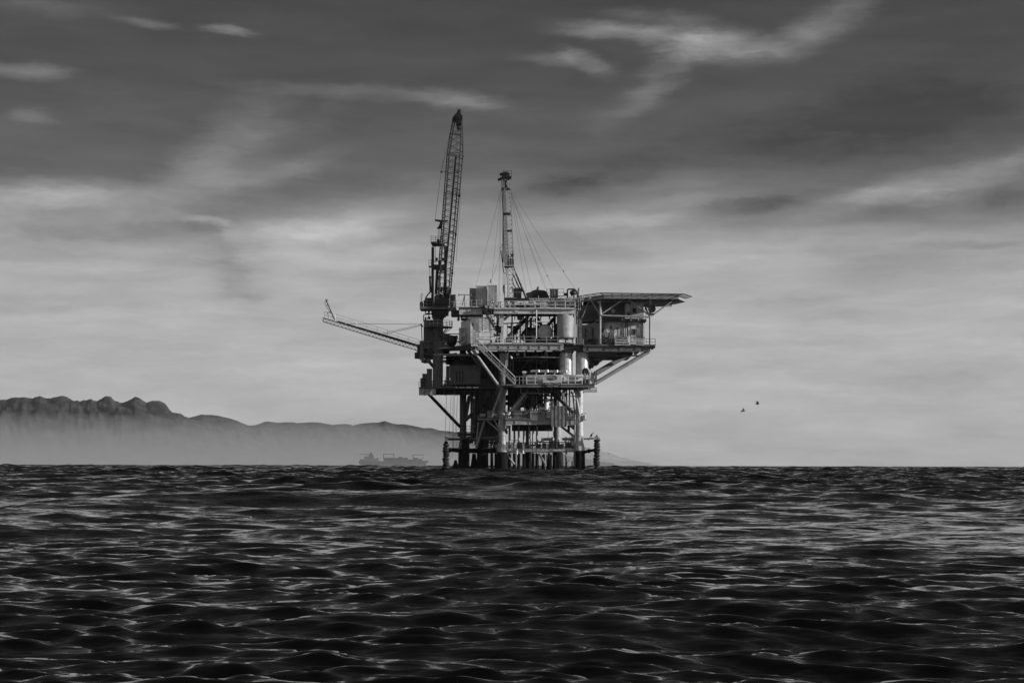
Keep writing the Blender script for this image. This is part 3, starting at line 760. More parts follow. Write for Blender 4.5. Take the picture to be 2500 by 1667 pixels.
mb = MB(); mb.lathe(P(1184, 1060, 12), [(2.4, -1), (2.4, 6.0)], 24); part(mb, 'caisson', 'black')
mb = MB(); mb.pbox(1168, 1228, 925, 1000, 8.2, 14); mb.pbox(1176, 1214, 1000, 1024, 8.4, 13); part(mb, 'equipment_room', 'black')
part(clutter(1150, 1228, 952, 1022, 5.5, 8, 46, 27, None, .16, .35), 'process_equipment', 'dark')
part(clutter(1155, 1228, 952, 1022, 5.5, 7.5, 12, 28, None, .1, .2), 'process_equipment', 'dull')

# ---- mid deck
mb = MB(); mb.pbox(1228, 1452, 939.5, 945.5, -1.6, -1.3); part(mb, 'girder', 'dull')
mb = MB(); mb.pbox(1228, 1452, 938, 939.5, -1.6, 17); 
for k in range(9): mb.pbox(1235 + k * 25, 1237 + k * 25, 939.5, 948, -1.0, 17)
for k in range(4): mb.pbox(1230, 1440, 939.5 , 950, 2 + k * 5.5, 2.4 + k * 5.5)
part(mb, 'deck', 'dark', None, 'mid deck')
mb = MB(); mb.pbox(1023, 1064, 949, 964.5, 6, 6.3); mb.pbox(1064, 1160, 950, 964, 9, 9.4); part(mb, 'girder', 'mid')
mb = MB(); mb.pbox(1023, 1236, 946, 949, 6, 16)
for k in range(7): mb.pbox(1030 + k * 26, 1032 + k * 26, 949, 960, 6.4, 16)
for k in range(3): mb.pbox(1026, 1230, 949, 963, 8.5 + k * 3, 8.9 + k * 3)
part(mb, 'deck', 'dark')
for x0_, x1_ in ((1037, 1039), (1049, 1051)):
    part(one('pbox', x0_, x1_, 949, 964, 5.8, 6), 'stiffener', 'dull')
mb = MB(); railing(mb, P(1023, 947, 6), P(1088, 946, 6), 1.1, 1.0, .035); railing(mb, P(1023, 947, 6), P(1023, 947, 18), 1.1, 1.4, .035); railing(mb, P(1088, 946, 6), P(1112, 946, 6), 1.8, .8, .035, (1, .66, .33)); part(mb, 'railing', 'dull')
mb = MB(); railing(mb, P(1259, 939, -1.5), P(1286, 939, -1.5), 1.3, .62, .045, (1, .55), False); part(mb, 'railing', 'mid')
mb = MB(); railing(mb, P(1286, 939, -1.5), P(1327, 939, -1.5), 1.3, 1.5, .05); part(mb, 'railing', 'white')
mb = MB(); railing(mb, P(1370, 939, -1.5), P(1421.5, 939, -1.5), 1.32, 1.2, .06); railing(mb, P(1421.5, 939, -1.5), P(1421.5, 939, 2), 1.3, 1, .05); part(mb, 'railing', 'white')
mb = MB(); railing(mb, P(1437, 939, -1.5), P(1457, 939, -1.5), 1.3, .62, .04); railing(mb, P(1457, 939, -1.5), P(1457, 939, 6), 1.3, .9, .04); part(mb, 'railing', 'dull')
mb = MB(); mb.pbox(1424, 1458, 950, 956.5, -.6, .8); mb.pbox(1424, 1458, 946, 947, -.6, .8); [mb.tube(P(x, 946, -.6), P(x, 951, -.6), .04) for x in (1426, 1437, 1448, 1457)]; part(mb, 'walkway', 'light', None, 'small pale walkway hanging under the right corner')
mb = clutter(1424, 1456, 905, 938, -1, 3, 26, 31, None, .1, .3); mb.pbox(1441, 1451, 914, 938, .3, .9); part(mb, 'valve_gear', 'dull')
part(clutter(1424, 1456, 905, 938, -1, 2, 8, 32, None, .08, .2), 'valve_gear', 'white')
part(clutter(1436, 1462, 868, 890, 2, 10, 22, 33, None, .1, .3), 'pipe_rack', 'dull')
mb = MB(); mb.path([P(1447, 895, 4), P(1441, 880, 4), P(1441, 945, 4)], .06); mb.pbox(1442, 1449, 891, 898, 3, 4.2); part(mb, 'pipe', 'dark')

# horizontal storage tank behind the mid-deck rail
HT = empty('horizontal_tank', P(1360, 939, 1.5), 'long pale horizontal tank lying behind the mid-deck rail', 'tank')
a, b = P(1288, 926, .8), P(1436, 927, .8)
mb = MB(); Lx = b.x - a.x; mb.lathe(a, [(.2, -.35), (.6, -.22), (.78, 0), (.78, Lx), (.6, Lx + .22), (.2, Lx + .35)], 28, V3((1, 0, 0))); mb.build('shell', MT['tank'], HT)
for q in (.12, .4, .68, .92):
    x = a.x + Lx * q; mb = MB(); mb.box(x - .12, x + .12, a.y - .5, a.y + .5, P(0, 938.4, .8).z, a.z - .3); mb.build('saddle', MT['dull'], HT)
mb = MB(); [mb.torus(V3((a.x + Lx * q, a.y, a.z)), .79, .03, V3((1, 0, 0)), 24, 5) for q in (.2, .4, .6, .8)]; mb.build('band', MT['mid'], HT)
# flat mushroom vents
for k, (px, py, lab) in enumerate(((1307, 905.5, 'leftmost'), (1329, 905.7, 'second from left'), (1352, 906.3, 'third from left'), (1374.5, 906.3, 'rightmost'))):
    V = empty('vent_hood', P(px, 915, 1), 'flat white vent hood over the horizontal tank, %s of four' % lab, 'vent', 'vent hoods above the horizontal tank')
    mb = MB(); mb.tube(P(px - 10, py + .7, 1.3), P(px + 8, py, .7), .2, None, 14); mb.tube(P(px + 5.5, py, .8), P(px + 9.5, py - .2, .65), .24, None, 14); mb.build('hood', MT['white'], V)
    mb = MB(); mb.tube(P(px + 1, 917, 1), P(px + 3, 908, 1), .12, .1, 8); mb.build('stem', MT['light'], V)
V = empty('white_locker', P(1280.5, 938, 1), 'white topped locker at the foot of the main stair', 'locker')
one('pbox', 1275.5, 1285.5, 906, 910, .6, 1.8).build('lid', MT['white'], V); one('pbox', 1276.5, 1284.5, 910, 938, .8, 1.7).build('body', MT['dull'], V)

# company sign with its oval emblem, and the name board below it
S = empty('company_sign', P(1347.5, 935, -1.8), 'pale sign with an oval emblem on the mid-deck rail', 'sign')
one('pbox', 1326, 1369, 914.8, 934, -1.75, -1.65).build('board', MT['light'], S)
text('DCOR', P(1347, 925, -1.82), .52, MT['letter'], S, width=M(15))
c = P(1347.5, 921.8, -1.8); mb = MB(); prev = None
for k in range(33):
    t = math.radians(205 - 360 + k * 10.2); r_ = .055 if k < 22 else .03
    a1 = 1.0; q = c + V3((M(12.3) * math.cos(t), 0, M(5.3) * math.sin(t) - M(.12) * 12 * math.cos(t) * .4))
    if prev is not None: mb.bar(prev, q, .02, 2.2 * r_)
    prev = q
mb.build('emblem', MT['letter'], S)
S2 = empty('name_board', P(1348.5, 945, -1.8), 'dark name board hanging under the oval emblem sign', 'sign')
one('prism', [P(1327, 934.6, -1.74), P(1369, 934.6, -1.74), P(1369, 946, -1.74), P(1333, 946, -1.74), P(1328, 940, -1.74)], (0, .08, 0)).build('board', MT['dark'], S2)
text('Platform Gina', P(1349, 938.6, -1.78), .36, MT['mid'], S2, width=M(36))
text('OCS P 0202', P(1350, 944.2, -1.78), .34, MT['mid'], S2, width=M(28))

# vertical tanks
for px, w_, yb, lab, seed in ((1382.8, 30.5, 917, 'left one of the pair under the main deck', 1), (1421.2, 30.5, 925, 'right one of the pair under the main deck', 2)):
    V = empty('upright_tank', P(px, yb + 12, 2), 'stained pale dome-topped tank, ' + lab, 'tank', 'upright tanks under the main deck')
    r = M(w_, 2) / 2; b = P(px, 938, 2).z; t = P(px, 863, 2).z
    mb = MB(); mb.lathe(P(px, 938, 2), [(r, 0), (r, t - b), (r * .93, t - b + .18), (r * .6, t - b + .38), (r * .25, t - b + .48), (.1, t - b + .5)], 32); mb.build('shell', paint('tank_shell_stained', .5, .35, var=.28, dirt=.6, scale=.9), V)
    mb = MB(); mb.tube(P(px, 861, 2), P(px, 828, 2), M(8.5) / 2, None, 14); mb.tube(P(px, 845, 2), P(px, 843, 2), M(6), None, 14); mb.build('neck', MT['light'], V)
    mb = MB(); mb.torus(P(px, 868, 2), r * 1.0, .03, V3((0, 0, 1)), 30, 5); mb.build('seam', MT['mid'], V)
mb = MB(); mb.lathe(P(1431, 908, -.2), [(.1, 0), (.55, .05), (.62, .3), (.3, .5)], 18, V3((-.6, -1, .25))); part(mb, 'duct', 'dark')

# ---- space under the main deck
mb = MB()
mb.tube(P(1282, 871.5, 1.5), P(1368, 872.5, 1.5), .09); mb.tube(P(1281, 860, 1.5), P(1281, 872, 1.5), .14); mb.tube(P(1331, 858, 1.5), P(1331, 873, 1.5), .05); mb.tube(P(1335, 858, 1.5), P(1336, 873, 1.5), .1)
mb.tube(P(1250, 873, 1.2), P(1282, 873, 1.2), .03); mb.tube(P(1264, 861, 1.2), P(1264, 868, 1.2), .18, .28, 10)
part(mb, 'pipe', 'mid')
mb = MB(); mb.hexa([P(1237, 861, .9), P(1243, 861, .9), P(1243, 861, 1.5), P(1237, 861, 1.5), P(1232, 898, .9), P(1238, 898, .9), P(1238, 898, 1.5), P(1232, 898, 1.5)]); mb.pbox(1221, 1236, 862, 892, 2, 3); part(mb, 'duct', 'mid')
mb = MB(); mb.lathe(P(1247, 868, .8), [(.12, 0), (.15, .4), (.1, .55)], 10, V3((.4, -.2, -1))); part(mb, 'floodlight', 'white')
part(one('pbox', 1320, 1327, 881, 888, 10, 11), 'junction_box', 'light')
part(clutter(1175, 1368, 858, 938, 8, 18, 90, 41, None, .25, .45), 'process_equipment', 'dark')
part(clutter(1240, 1368, 858, 938, 4, 8, 18, 42, None, .1, .2), 'process_equipment', 'dull')
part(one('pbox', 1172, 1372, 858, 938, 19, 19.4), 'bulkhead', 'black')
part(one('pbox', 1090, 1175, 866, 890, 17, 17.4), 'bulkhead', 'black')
for px in (1130, 1226, 1361, 1414.5):
    dd = 16 if px in (1361,) else (13 if px == 1130 else 3.5)
    part(one('tube', P(px, 945, dd), P(px, 857, dd), .55, None, 16), 'column', 'dull')
# building on the left of the mid deck
B1 = empty('machinery_house', P(1135, 946, 8), 'dark flat walled house on the left of the mid deck with slot doors', 'building')
mb = MB(); mb.pbox(1099, 1173, 892, 937, 7.5, 15); mb.build('wall', MT['dull'], B1)
mb = MB(); mb.pbox(1097, 1174, 889.5, 892, 7.3, 15.2); mb.build('roof', MT['dark'], B1)
for x in (1114, 1121, 1128.5):
    one('pbox', x, x + 3, 906, 932, 7.42, 7.5).build('door', MT['black'], B1)
mb = MB(); mb.pbox(1099, 1173, 937, 940, 7.3, 15); [mb.pbox(1100 + k * 17, 1102 + k * 17, 940, 946, 7.5, 14) for k in range(5)]; mb.build('skid', MT['dark'], B1)
part(one('pbox', 1089, 1097.5, 893, 944, 8, 9), 'column', 'dull')
part(one('tube', P(1098, 890, 7), P(1098, 922, 7), .08), 'pipe', 'mid')
for x0_, x1_, y0_, d_, lab in ((1042, 1054, 900, 8, 'tallest of the three grey cabinets left of the crane pedestal'), (1031, 1043, 912, 9, 'middle of the three grey cabinets left of the crane pedestal'), (1026.5, 1036, 923, 7, 'lowest and darkest of the three cabinets left of the crane pedestal')):
    V = empty('cabinet', P((x0_ + x1_) / 2, 946, d_), lab, 'cabinet', 'cabinets left of the crane pedestal')
    one('pbox', x0_, x1_, y0_ + 1, 946, d_, d_ + 2).build('body', MT['dull' if y0_ < 920 else 'dark'], V)
    one('pbox', x0_ - .4, x1_ + .4, y0_, y0_ + 1.2, d_ - .05, d_ + 2.05).build('lid', MT['dark'], V)
part(clutter(1024, 1105, 928, 946, 6.5, 9, 26, 51, None, .1, .4), 'valve_gear', 'dull')
part(clutter(1060, 1180, 862, 890, 8, 16, 40, 52, None, .2, .4), 'pipe_rack', 'dark')

# ---- main deck
part(one('pbox', 1160, 1376, 840.5, 853, 0, .35), 'girder', 'mid')
mb = MB(); mb.pbox(1158, 1376, 838.8, 840.5, -.25, .4); mb.pbox(1160, 1376, 853, 854, -.2, .5)
for k in range(9): mb.pbox(1168 + k * 25, 1168.7 + k * 25, 840.6, 853, -.1, 0)
part(mb, 'girder_flange', 'mid')
part(one('pbox', 1424, 1584, 844.5, 857, .3, .6), 'girder', 'dull')
mb = MB(); mb.pbox(1424, 1587, 842.6, 844.5, 0, .7); mb.pbox(1424, 1585, 857, 858.2, .1, .8)
for x in (1437, 1476, 1513, 1551, 1571): mb.pbox(x, x + .8, 844.6, 857, .2, .3)
part(mb, 'girder_flange', 'dull')
part(one('pbox', 1376, 1424, 845, 857, .6, .9), 'girder', 'dark')
mb = MB(); mb.pbox(1160, 1376, 838.2, 839, .36, 17); mb.pbox(1376, 1584, 841.5, 843, .71, 15)
for k in range(18): mb.pbox(1168 + k * 23.2, 1170.5 + k * 23.2, 843.5, 856, .9, 15)
for k in range(4): mb.pbox(1165, 1580, 843.5, 855.5, 3.5 + k * 3.6, 3.9 + k * 3.6)
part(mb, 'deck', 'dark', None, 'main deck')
# left wing of the main deck, set back
part(one('bar', P(1160, 847, .2), P(1030, 857, 13), .3, .75), 'girder', 'dark')
mb = MB(); mb.prism([P(1160, 845, .4), P(1160, 845, 17), P(1028, 855, 17), P(1028, 855, 12.5)], (0, 0, .25))
for k in range(6): mb.bar(P(1040 + k * 20, 857 - k * 2, 12 - k * 2), P(1040 + k * 20, 858 - k * 2, 17), .25, .7)
part(mb, 'deck', 'dark')
part(one('tube', P(1060, 866, 7), P(1152, 866.5, 5), .2, None, 10), 'pipe', 'mid')
mb = MB(); mb.pbox(1030, 1058, 856, 868, 7, 18); part(mb, 'deck_box', 'black')
mb = MB(); mb.path([P(1036, 882, 6.5), P(1030, 879, 6.5), P(1030, 832, 6.5)], .36, 14); mb.tube(P(1036, 882, 6.5), P(1050, 881, 7), .36, None, 14); part(mb, 'riser', 'dull')
part(clutter(1032, 1150, 815, 856, 8, 16, 70, 61, None, .16, .4), 'process_equipment', 'dull')
part(clutter(1032, 1095, 815, 862, 9, 16, 40, 62, None, .16, .5), 'process_equipment', 'dark')
part(clutter(1019, 1030, 845, 874, 7, 9, 16, 63, None, .12, .4), 'hose_reel', 'black')
mb = MB(); railing(mb, P(1063, 852, 7), P(1130, 848, 4), 1.1, 1.1, .035, (1, .66, .33)); railing(mb, P(1075, 848, 8), P(1100, 848, 8), 2.2, .5, .03, (1, .8, .6, .4, .2)); part(mb, 'railing', 'light')
mb = MB(); mb.lathe(P(1103, 848, 5), [(.3, 0), (.75, .6), (.85, 1.4), (.7, 1.9), (.2, 2.0)], 16); part(mb, 'hose_reel', 'black')
part(one('pbox', 1082, 1098, 815, 835, 9, 12), 'cabinet', 'mid')
# railings along the main deck front
for a, b, m_ in ((1162, 1197, 'mid'), (1197, 1252, 'white'), (1252, 1362, 'mid')):
    mb = MB(); railing(mb, P(a, 838.6, -.15), P(b, 838.6, -.15), 1.12, 1.9 if m_ != 'white' else 1.2, .05); part(mb, 'railing', m_)
mb = MB(); railing(mb, P(1362, 838, 0), P(1424, 841, .2), 1.1, .9, .035); railing(mb, P(1467, 842.5, .1), P(1600, 843, .1), 1.08, 1.55, .035); railing(mb, P(1600, 843, .1), P(1600, 843, 6), 1.08, 1.5, .035); part(mb, 'railing', 'dull')
part(one('pbox', 1588, 1600, 843, 848, -.1, 5), 'walkway', 'dark')
part(one('tube', P(1600, 848, 0), P(1589, 855, 0), .04), 'walkway_strut', 'dull')
mb = MB(); mb.pbox(1436, 1568, 866.3, 868.5, 2, 3.5); mb.pbox(1436, 1508, 862.5, 864.5, 1.2, 2); mb.tube(P(1543, 858, 2), P(1543, 867, 2), .06); mb.tube(P(1551, 867, 2), P(1556, 858, 2), .05); mb.tube(P(1437, 860.5, 1), P(1560, 861, 1), .06); mb.tube(P(1440, 870, 3), P(1495, 870.5, 3), .15); mb.tube(P(1565, 858, 2), P(1568, 867, 2), .05)
part(mb, 'cable_tray', 'dull')
mb = MB(); mb.pbox(1436, 1545, 858.5, 866, 5, 20); part(mb, 'deck_box', 'dark')
# main stair, bright
mb = MB(); rl = MB(); stair(mb, rl, P(1163, 842.5, -1.5), P(1257, 937, -3.0), 1.1, (0, 1, 0), 1.15)
st = part(mb, 'stair', 'white', None, 'bright main stair slanting down to the mid deck'); part(rl, 'handrail', 'white', st)
mb = MB(); mb.pbox(1150, 1166, 841, 845, -2.3, 0); part(mb, 'landing', 'light')
mb = MB(); railing(mb, P(1150, 841, -2.2), P(1163, 841, -2.2), 1.1, .8, .045); part(mb, 'railing', 'mid')
mb = MB(); mb.pbox(1227, 1260, 938, 941, -3.5, -1.6); part(mb, 'landing', 'dull')
# lower flights
mb = MB(); rl = MB(); stair(mb, rl, P(1232, 947, 1.2), P(1206, 1020, 2.4), .95, (.97, .2, 0), 1.0)
st = part(mb, 'stair', 'mid', None, 'steep stair from the mid deck to the lowest deck'); part(rl, 'handrail', 'dull', st)
mb = MB(); rl = MB(); stair(mb, rl, P(1192, 1026, 6.5), P(1176, 1092, 7.5), .9, (.97, .2, 0), 1.0)
st = part(mb, 'stair', 'dark', None, 'dark stair down to the boat landing'); part(rl, 'handrail', 'dark', st)

# ---- column, knee braces and girder of the top deck
mb = MB(); mb.pbox(1219, 1229.5, 765.5, 797, 1.0, 2.2); part(mb, 'column', 'light')
mb = MB(); mb.pbox(1223.5, 1229.5, 797, 812, 1.2, 2.0); part(mb, 'column', 'light')
mb = MB(); mb.pbox(1221, 1229, 812, 838.5, 1.3, 2.1); part(mb, 'column', 'light')
for a, b in (((1229.5, 781), (1247, 765)), ((1218.5, 783), (1210, 765))): part(one('bar', P(*a, 1.6), P(*b, 1.6), .5, .45), 'knee_brace', 'mid')
part(one('pbox', 1205, 1405, 754.5, 765, .6, 1.0), 'girder', 'light')
mb = MB(); mb.pbox(1204, 1406, 753, 754.5, .3, 1.3); mb.pbox(1205, 1405, 765, 765.8, .4, 1.2); mb.pbox(1256, 1266, 754.6, 763, .5, .6); part(mb, 'girder_flange', 'light')
mb = MB(); mb.pbox(1205, 1361, 766, 772, 5, 5.4); mb.pbox(1205, 1405, 752, 753, 1.31, 15)
for k in range(9): mb.pbox(1212 + k * 22, 1214 + k * 22, 753.1, 764, 1.1, 14.5)
for k in range(3): mb.pbox(1208, 1400, 753.1, 766, 6 + k * 3.5, 6.4 + k * 3.5)
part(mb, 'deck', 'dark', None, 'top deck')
part(one('pbox', 1212, 1217, 753, 836, 13, 14), 'column', 'dull'); part(one('pbox', 1352, 1357, 753, 836, 13, 14), 'column', 'dull')
part(one('bar', P(1355, 775, 12), P(1332, 800, 12), .55), 'brace', 'dull'); part(one('bar', P(1310, 772, 12), P(1325, 800, 12), .5), 'brace', 'dull')
# diagonal far stair, seen against the sky
mb = MB(); rl = MB(); stair(mb, rl, P(1291, 772, 14), P(1240, 833, 14), 1.0, (0, 1, 0), 1.0)
mb.bar(P(1287, 775, 12), P(1240, 822, 12), .55, .5)
st = part(mb, 'stair', 'dull', None, 'dark inner stair under the top deck'); part(rl, 'handrail', 'dull', st)
mb = MB()
for k in range(7): mb.tube(P(1278 + k * 3.3, 777, 15), P(1250 + k * 3.6, 812 + k * 3, 15), .035)
for k in range(5): mb.tube(P(1345 + k * 3, 777, 15), P(1338 + k * 3, 800, 15), .04)
part(mb, 'rail_rods', 'dark')
mb = MB(); mb.tube(P(1309.5, 756, .4), P(1309.5, 826, .4), .085); mb.tube(P(1302, 785, .5), P(1341, 785.5, .5), .08); part(mb, 'pole', 'white')
part(clutter(1231, 1262, 790, 837, 4, 10, 34, 71, None, .16, .45), 'process_equipment', 'dark')
part(clutter(1231, 1262, 815, 838, 1.5, 4, 14, 72, None, .09, .5), 'process_equipment', 'light')
part(clutter(1283, 1315, 775, 838, 6, 12, 34, 73, None, .16, .4), 'process_equipment', 'dark')
part(clutter(1292, 1305, 815, 838, 2, 4, 6, 74, None, .1, .8), 'process_equipment', 'mid')
part(clutter(1346, 1364, 790, 838, 3, 9, 22, 75, None, .12, .5), 'process_equipment', 'dark')
part(clutter(1186, 1222, 775, 838, 5, 12, 34, 76, None, .14, .4), 'process_equipment', 'dull')
mb = MB(); mb.pbox(1199, 1203, 797, 812, 1, 1.6); part(mb, 'bollard', 'white')
mb = MB(); mb.tube(P(1279, 817, 1), P(1281, 836, 1), .1); part(mb, 'bollard', 'white')
mb = MB(); mb.tube(P(1257, 818, 1), P(1257, 836, 1), .08); part(mb, 'bollard', 'white')
mb = MB(); [mb.tube(P(x, 772, 2 + k), P(x, 838, 2 + k), .12) for k, x in enumerate((1250, 1270, 1286))]; mb.tube(P(1230, 790, 3), P(1268, 788, 4), .1); mb.lathe(P(1262, 774, 5), [(.1, 0), (.5, .1), (.5, .9), (.1, 1.0)], 12, V3((1, 0, 0))); part(mb, 'pipe', 'dull')
# horizontal pressure vessel with dished end
PV = empty('pressure_vessel', P(1325, 838, 4), 'big dark horizontal vessel with a dished end painted pale as if lit under the top deck', 'vessel')
ax = V3((-.33, 1, 0)).normalized(); e0 = P(1331, 811, 2.2); r = M(18.3)
mb = MB(); mb.lathe(e0, [(r, 0), (r, 9), (r * .7, 9.5), (.1, 9.8)], 32, ax); mb.build('shell', MT['dark'], PV)
mb = MB(); mb.lathe(e0 + ax * .05, [(r * 1.02, 0), (r * .95, .2), (r * .7, .42), (r * .35, .56), (.02, .6)], 32, -ax); mb.build('end_cap', MT['light'], PV)  # light on the cap is put into its paler paint
mb = MB(); mb.torus(e0, r * 1.03, .05, ax, 32, 6); mb.build('flange', MT['mid'], PV)
mb = MB(); mb.pbox(1314, 1348, 826, 838, 3, 4); mb.pbox(1306, 1338, 826, 838, 8, 9); mb.build('saddle', MT['dull'], PV)
# big plated enclosure at the right and its pipes
EN = empty('plated_enclosure', P(1382, 838, 4), 'tall smooth grey plated enclosure between the top deck and main deck', 'enclosure')
mb = MB(); a = P(1361, 824, .5); b = P(1403, 766, .5)
pts = [(a.x, a.y + 4), (a.x, a.y + .3), (a.x + .8, a.y - .1), (a.x + 1.7, a.y - .1), (b.x - .3, a.y + .5), (b.x, a.y + 1.2), (b.x, a.y + 4)]
mb.prism([V3((x, y, a.z)) for x, y in pts], (0, 0, b.z - a.z)); mb.build('wall', MT['mid'], EN)
mb = MB(); mb.prism([V3((a.x - .05 if x == a.x else x, y - .06, a.z - .9)) for x, y in pts], (0, 0, .12)); mb.pbox(1363, 1365, 824, 838, 1.5, 2); mb.pbox(1396, 1398, 824, 838, 1.8, 2.2); mb.build('skirt', MT['dull'], EN)
mb = MB(); [mb.tube(P(x, 757, 1.5), P(x, 841, 1.5), .12 if k % 2 else .07) for k, x in enumerate((1406, 1409, 1412, 1415, 1418.5))]; mb.pbox(1405, 1409, 766, 772, 1, 1.4); part(mb, 'riser', 'dull')
part(one('tube', P(1406.5, 792, 1.2), P(1406.5, 824, 1.2), .05), 'pipe', 'white')
part(one('pbox', 1417, 1421, 735, 841, 3, 3.5), 'column', 'dark')

# ---- top deck left wing
mb = MB(); mb.pbox(1121, 1178, 752.5, 768, 2.5, 8); part(mb, 'deck_box', 'light')
mb = MB(); mb.pbox(1119, 1180, 750.3, 752.5, 2.3, 9); mb.pbox(1101, 1121, 757, 771, 5, 8); part(mb, 'deck_box', 'dark')
mb = MB(); [mb.pbox(x, x + 3, 768, 777, 3, 6) for x in (1125, 1155, 1172)]; mb.pbox(1176, 1206, 753, 760, 1.5, 8); part(mb, 'deck_support', 'dark')
mb = MB(); railing(mb, P(1113, 750, 2.4), P(1176, 750, 2.4), 1.15, .9, .035); railing(mb, P(1101, 752, 6), P(1113, 750, 2.4), 1.15, .8, .035); part(mb, 'railing', 'light')
mb = MB(); mb.tube(P(1120, 720, 3), P(1149, 720, 3), .06); mb.tube(P(1120, 718, 3), P(1120, 722, 3), .12); mb.tube(P(1149, 718, 3), P(1149, 722, 3), .12); mb.bar(P(1134, 721, 3), P(1128, 746, 3), .14); mb.bar(P(1134, 721, 3), P(1134, 749, 3), .1)
part(mb, 'antenna_frame', 'dull')
mb = MB(); rl = MB(); stair(mb, rl, P(1180, 757, .8), P(1207, 800, .8), 1.0, (0, 1, 0), .9)
ladder(mb, P(1203, 740, .3), P(1203, 838, .3), .5, True)
st = part(mb, 'stair', 'dark', None, 'dark stair and caged ladder below the top containers'); part(rl, 'handrail', 'dark', st)
mb = MB(); mb.torus(P(1203, 741, 0), .55, .04, V3((0, 1, 0)), 16, 5); part(mb, 'ladder_hoop', 'dull')
part(clutter(1180, 1222, 736, 755, 1.5, 6, 34, 77, None, .08, .3), 'valve_gear', 'light')
# containers on the top deck
def container(px0, px1, py0, py1, d0, d1, px_side, py_side, mat, label):
    c = P((px0 + px1) / 2, py1, (d0 + d1) / 2)
    V = empty('container', c, label, 'container', 'containers on the top deck')
    a = P(px0, py1, d0); b = P(px1, py0, d0)
    mb = MB(); mb.box(a.x, b.x, a.y, D0 + d1, a.z, b.z); mb.build('body', mat, V)
    mb = MB(); n = int((b.x - a.x) / .28)
    for k in range(n):
        x = a.x + .1 + (b.x - a.x - .2) * k / n; mb.box(x, x + .12, a.y - .05, a.y, a.z + .15, b.z - .12)
    n = int((d1 - d0) / .28)
    for k in range(n):
        y = a.y + .1 + k * .28
        for x in ((a.x - .05, a.x), (b.x, b.x + .05)): mb.box(x[0], x[1], y, y + .12, a.z + .15, b.z - .12)
    mb.build('corrugation', mat, V)
    mb = MB()
    for x in (a.x, b.x):
        mb.box(x - .07, x + .07, a.y - .07, a.y + .07, a.z - .05, b.z + .05)
    mb.box(a.x - .08, b.x + .08, a.y - .09, a.y + .05, b.z, b.z + .1); mb.box(a.x - .08, b.x + .08, a.y - .09, a.y + .05, a.z - .1, a.z)
    mb.build('frame', MT['light'], V)
    return V
container(1163, 1187, 699, 745, 3, 9, 0, 0, MT['light'], 'pale corrugated container, middle one on the left wing of the top deck')
container(1147, 1162, 705, 745, 6, 12, 0, 0, MT['mid'], 'lower streaky container at the left edge of the top deck group')
container(1190, 1212.5, 697.5, 752, 2.5, 9, 0, 0, MT['light'], 'tallest pale container nearest the drilling mast')
# white cabin on the main deck
CB = empty('equipment_cabin', P(1172, 838, 4), 'pale square panelled cabin on the main deck below the containers', 'cabin')
a = P(1148.5, 838, 1.0); b = P(1196.5, 776, 1.0)
mb = MB(); mb.prism([V3((a.x, a.y, a.z)), V3((b.x, a.y, a.z)), V3((b.x, a.y + 8, a.z)), V3((a.x - 1.8, a.y + 8, a.z))], (0, 0, b.z - a.z)); mb.build('wall', MT['white'], CB)
mb = MB(); h = b.z - a.z; w_ = b.x - a.x
for q in (.0, .315, .63, .99): mb.box(a.x + w_ * q, a.x + w_ * q + .05, a.y - .05, a.y, a.z + h * .45, b.z)
mb.box(a.x, b.x, a.y - .06, a.y, a.z + h * .44, a.z + h * .47); mb.box(a.x, b.x, a.y - .06, a.y, a.z + h * .18, a.z + h * .2); mb.box(a.x, b.x, a.y - .08, a.y, a.z, a.z + .1)
mb.build('panel_trim', MT['white'], CB)
mb = MB(); mb.box(a.x - .1, b.x + .1, a.y - .12, a.y + 8, b.z, b.z + .12); mb.build('roof', MT['light'], CB)
part(clutter(1121, 1145, 800, 838, 3, 7, 26, 78, None, .1, .3), 'process_equipment', 'light')
mb = MB(); mb.tube(P(1155, 790, .2), P(1155, 838, .2), .05); mb.tube(P(1155, 788, .2), P(1155, 796, .2), .14, None, 8); part(mb, 'lamp_post', 'dark')
part(clutter(1113, 1160, 776, 782, 4, 8, 12, 79, None, .1, .3), 'pipe_rack', 'dull')
# ---- gear on the top deck, right half
mb = MB(); railing(mb, P(1205, 753, .35), P(1232, 753, .35), 1.1, .8, .035); railing(mb, P(1232, 753, .35), P(1404, 753, .35), 1.2, 1.72, .06, (1, .5)); part(mb, 'railing', 'light')
part(one('bar', P(1311, 752.3, .2), P(1395, 754, .2), .08, .08), 'toe_rail', 'white')
mb = MB(); mb.pbox(1290, 1400, 728, 752, 4, 5)
for k in range(14): mb.pbox(1292 + k * 7.6, 1296 + k * 7.6, 729, 737, 3.85, 4)
part(mb, 'wind_wall', 'mid')
part(one('pbox', 1258, 1294, 745, 751.5, 1.0, 3), 'skid_opening', 'black')
mb = MB(); mb.pbox(1232, 1300, 740, 752.5, 3.2, 4); part(mb, 'skid', 'mid')
part(clutter(1232, 1400, 735, 752, 1.2, 4, 60, 81, None, .08, .35), 'valve_gear', 'light')
part(clutter(1300, 1400, 722, 745, 3, 6, 30, 82, None, .09, .4), 'valve_gear', 'mid')
mb = MB(); mb.prism([P(1256, 728, 2.6), P(1260, 734, 2.6), P(1296, 734, 2.6), P(1290, 727.5, 2.6)], (0, 1.2, 0)); mb.prism([P(1234, 735, 2.6), P(1237, 727.5, 2.6), P(1253, 727, 2.6), P(1253, 735, 2.6)], (0, 1, 0)); part(mb, 'hood', 'dark')
mb = MB(); mb.path([P(1378, 745, .8), P(1379.5, 750, .8), P(1382, 753, .8)], .09); part(mb, 'hose', 'white')
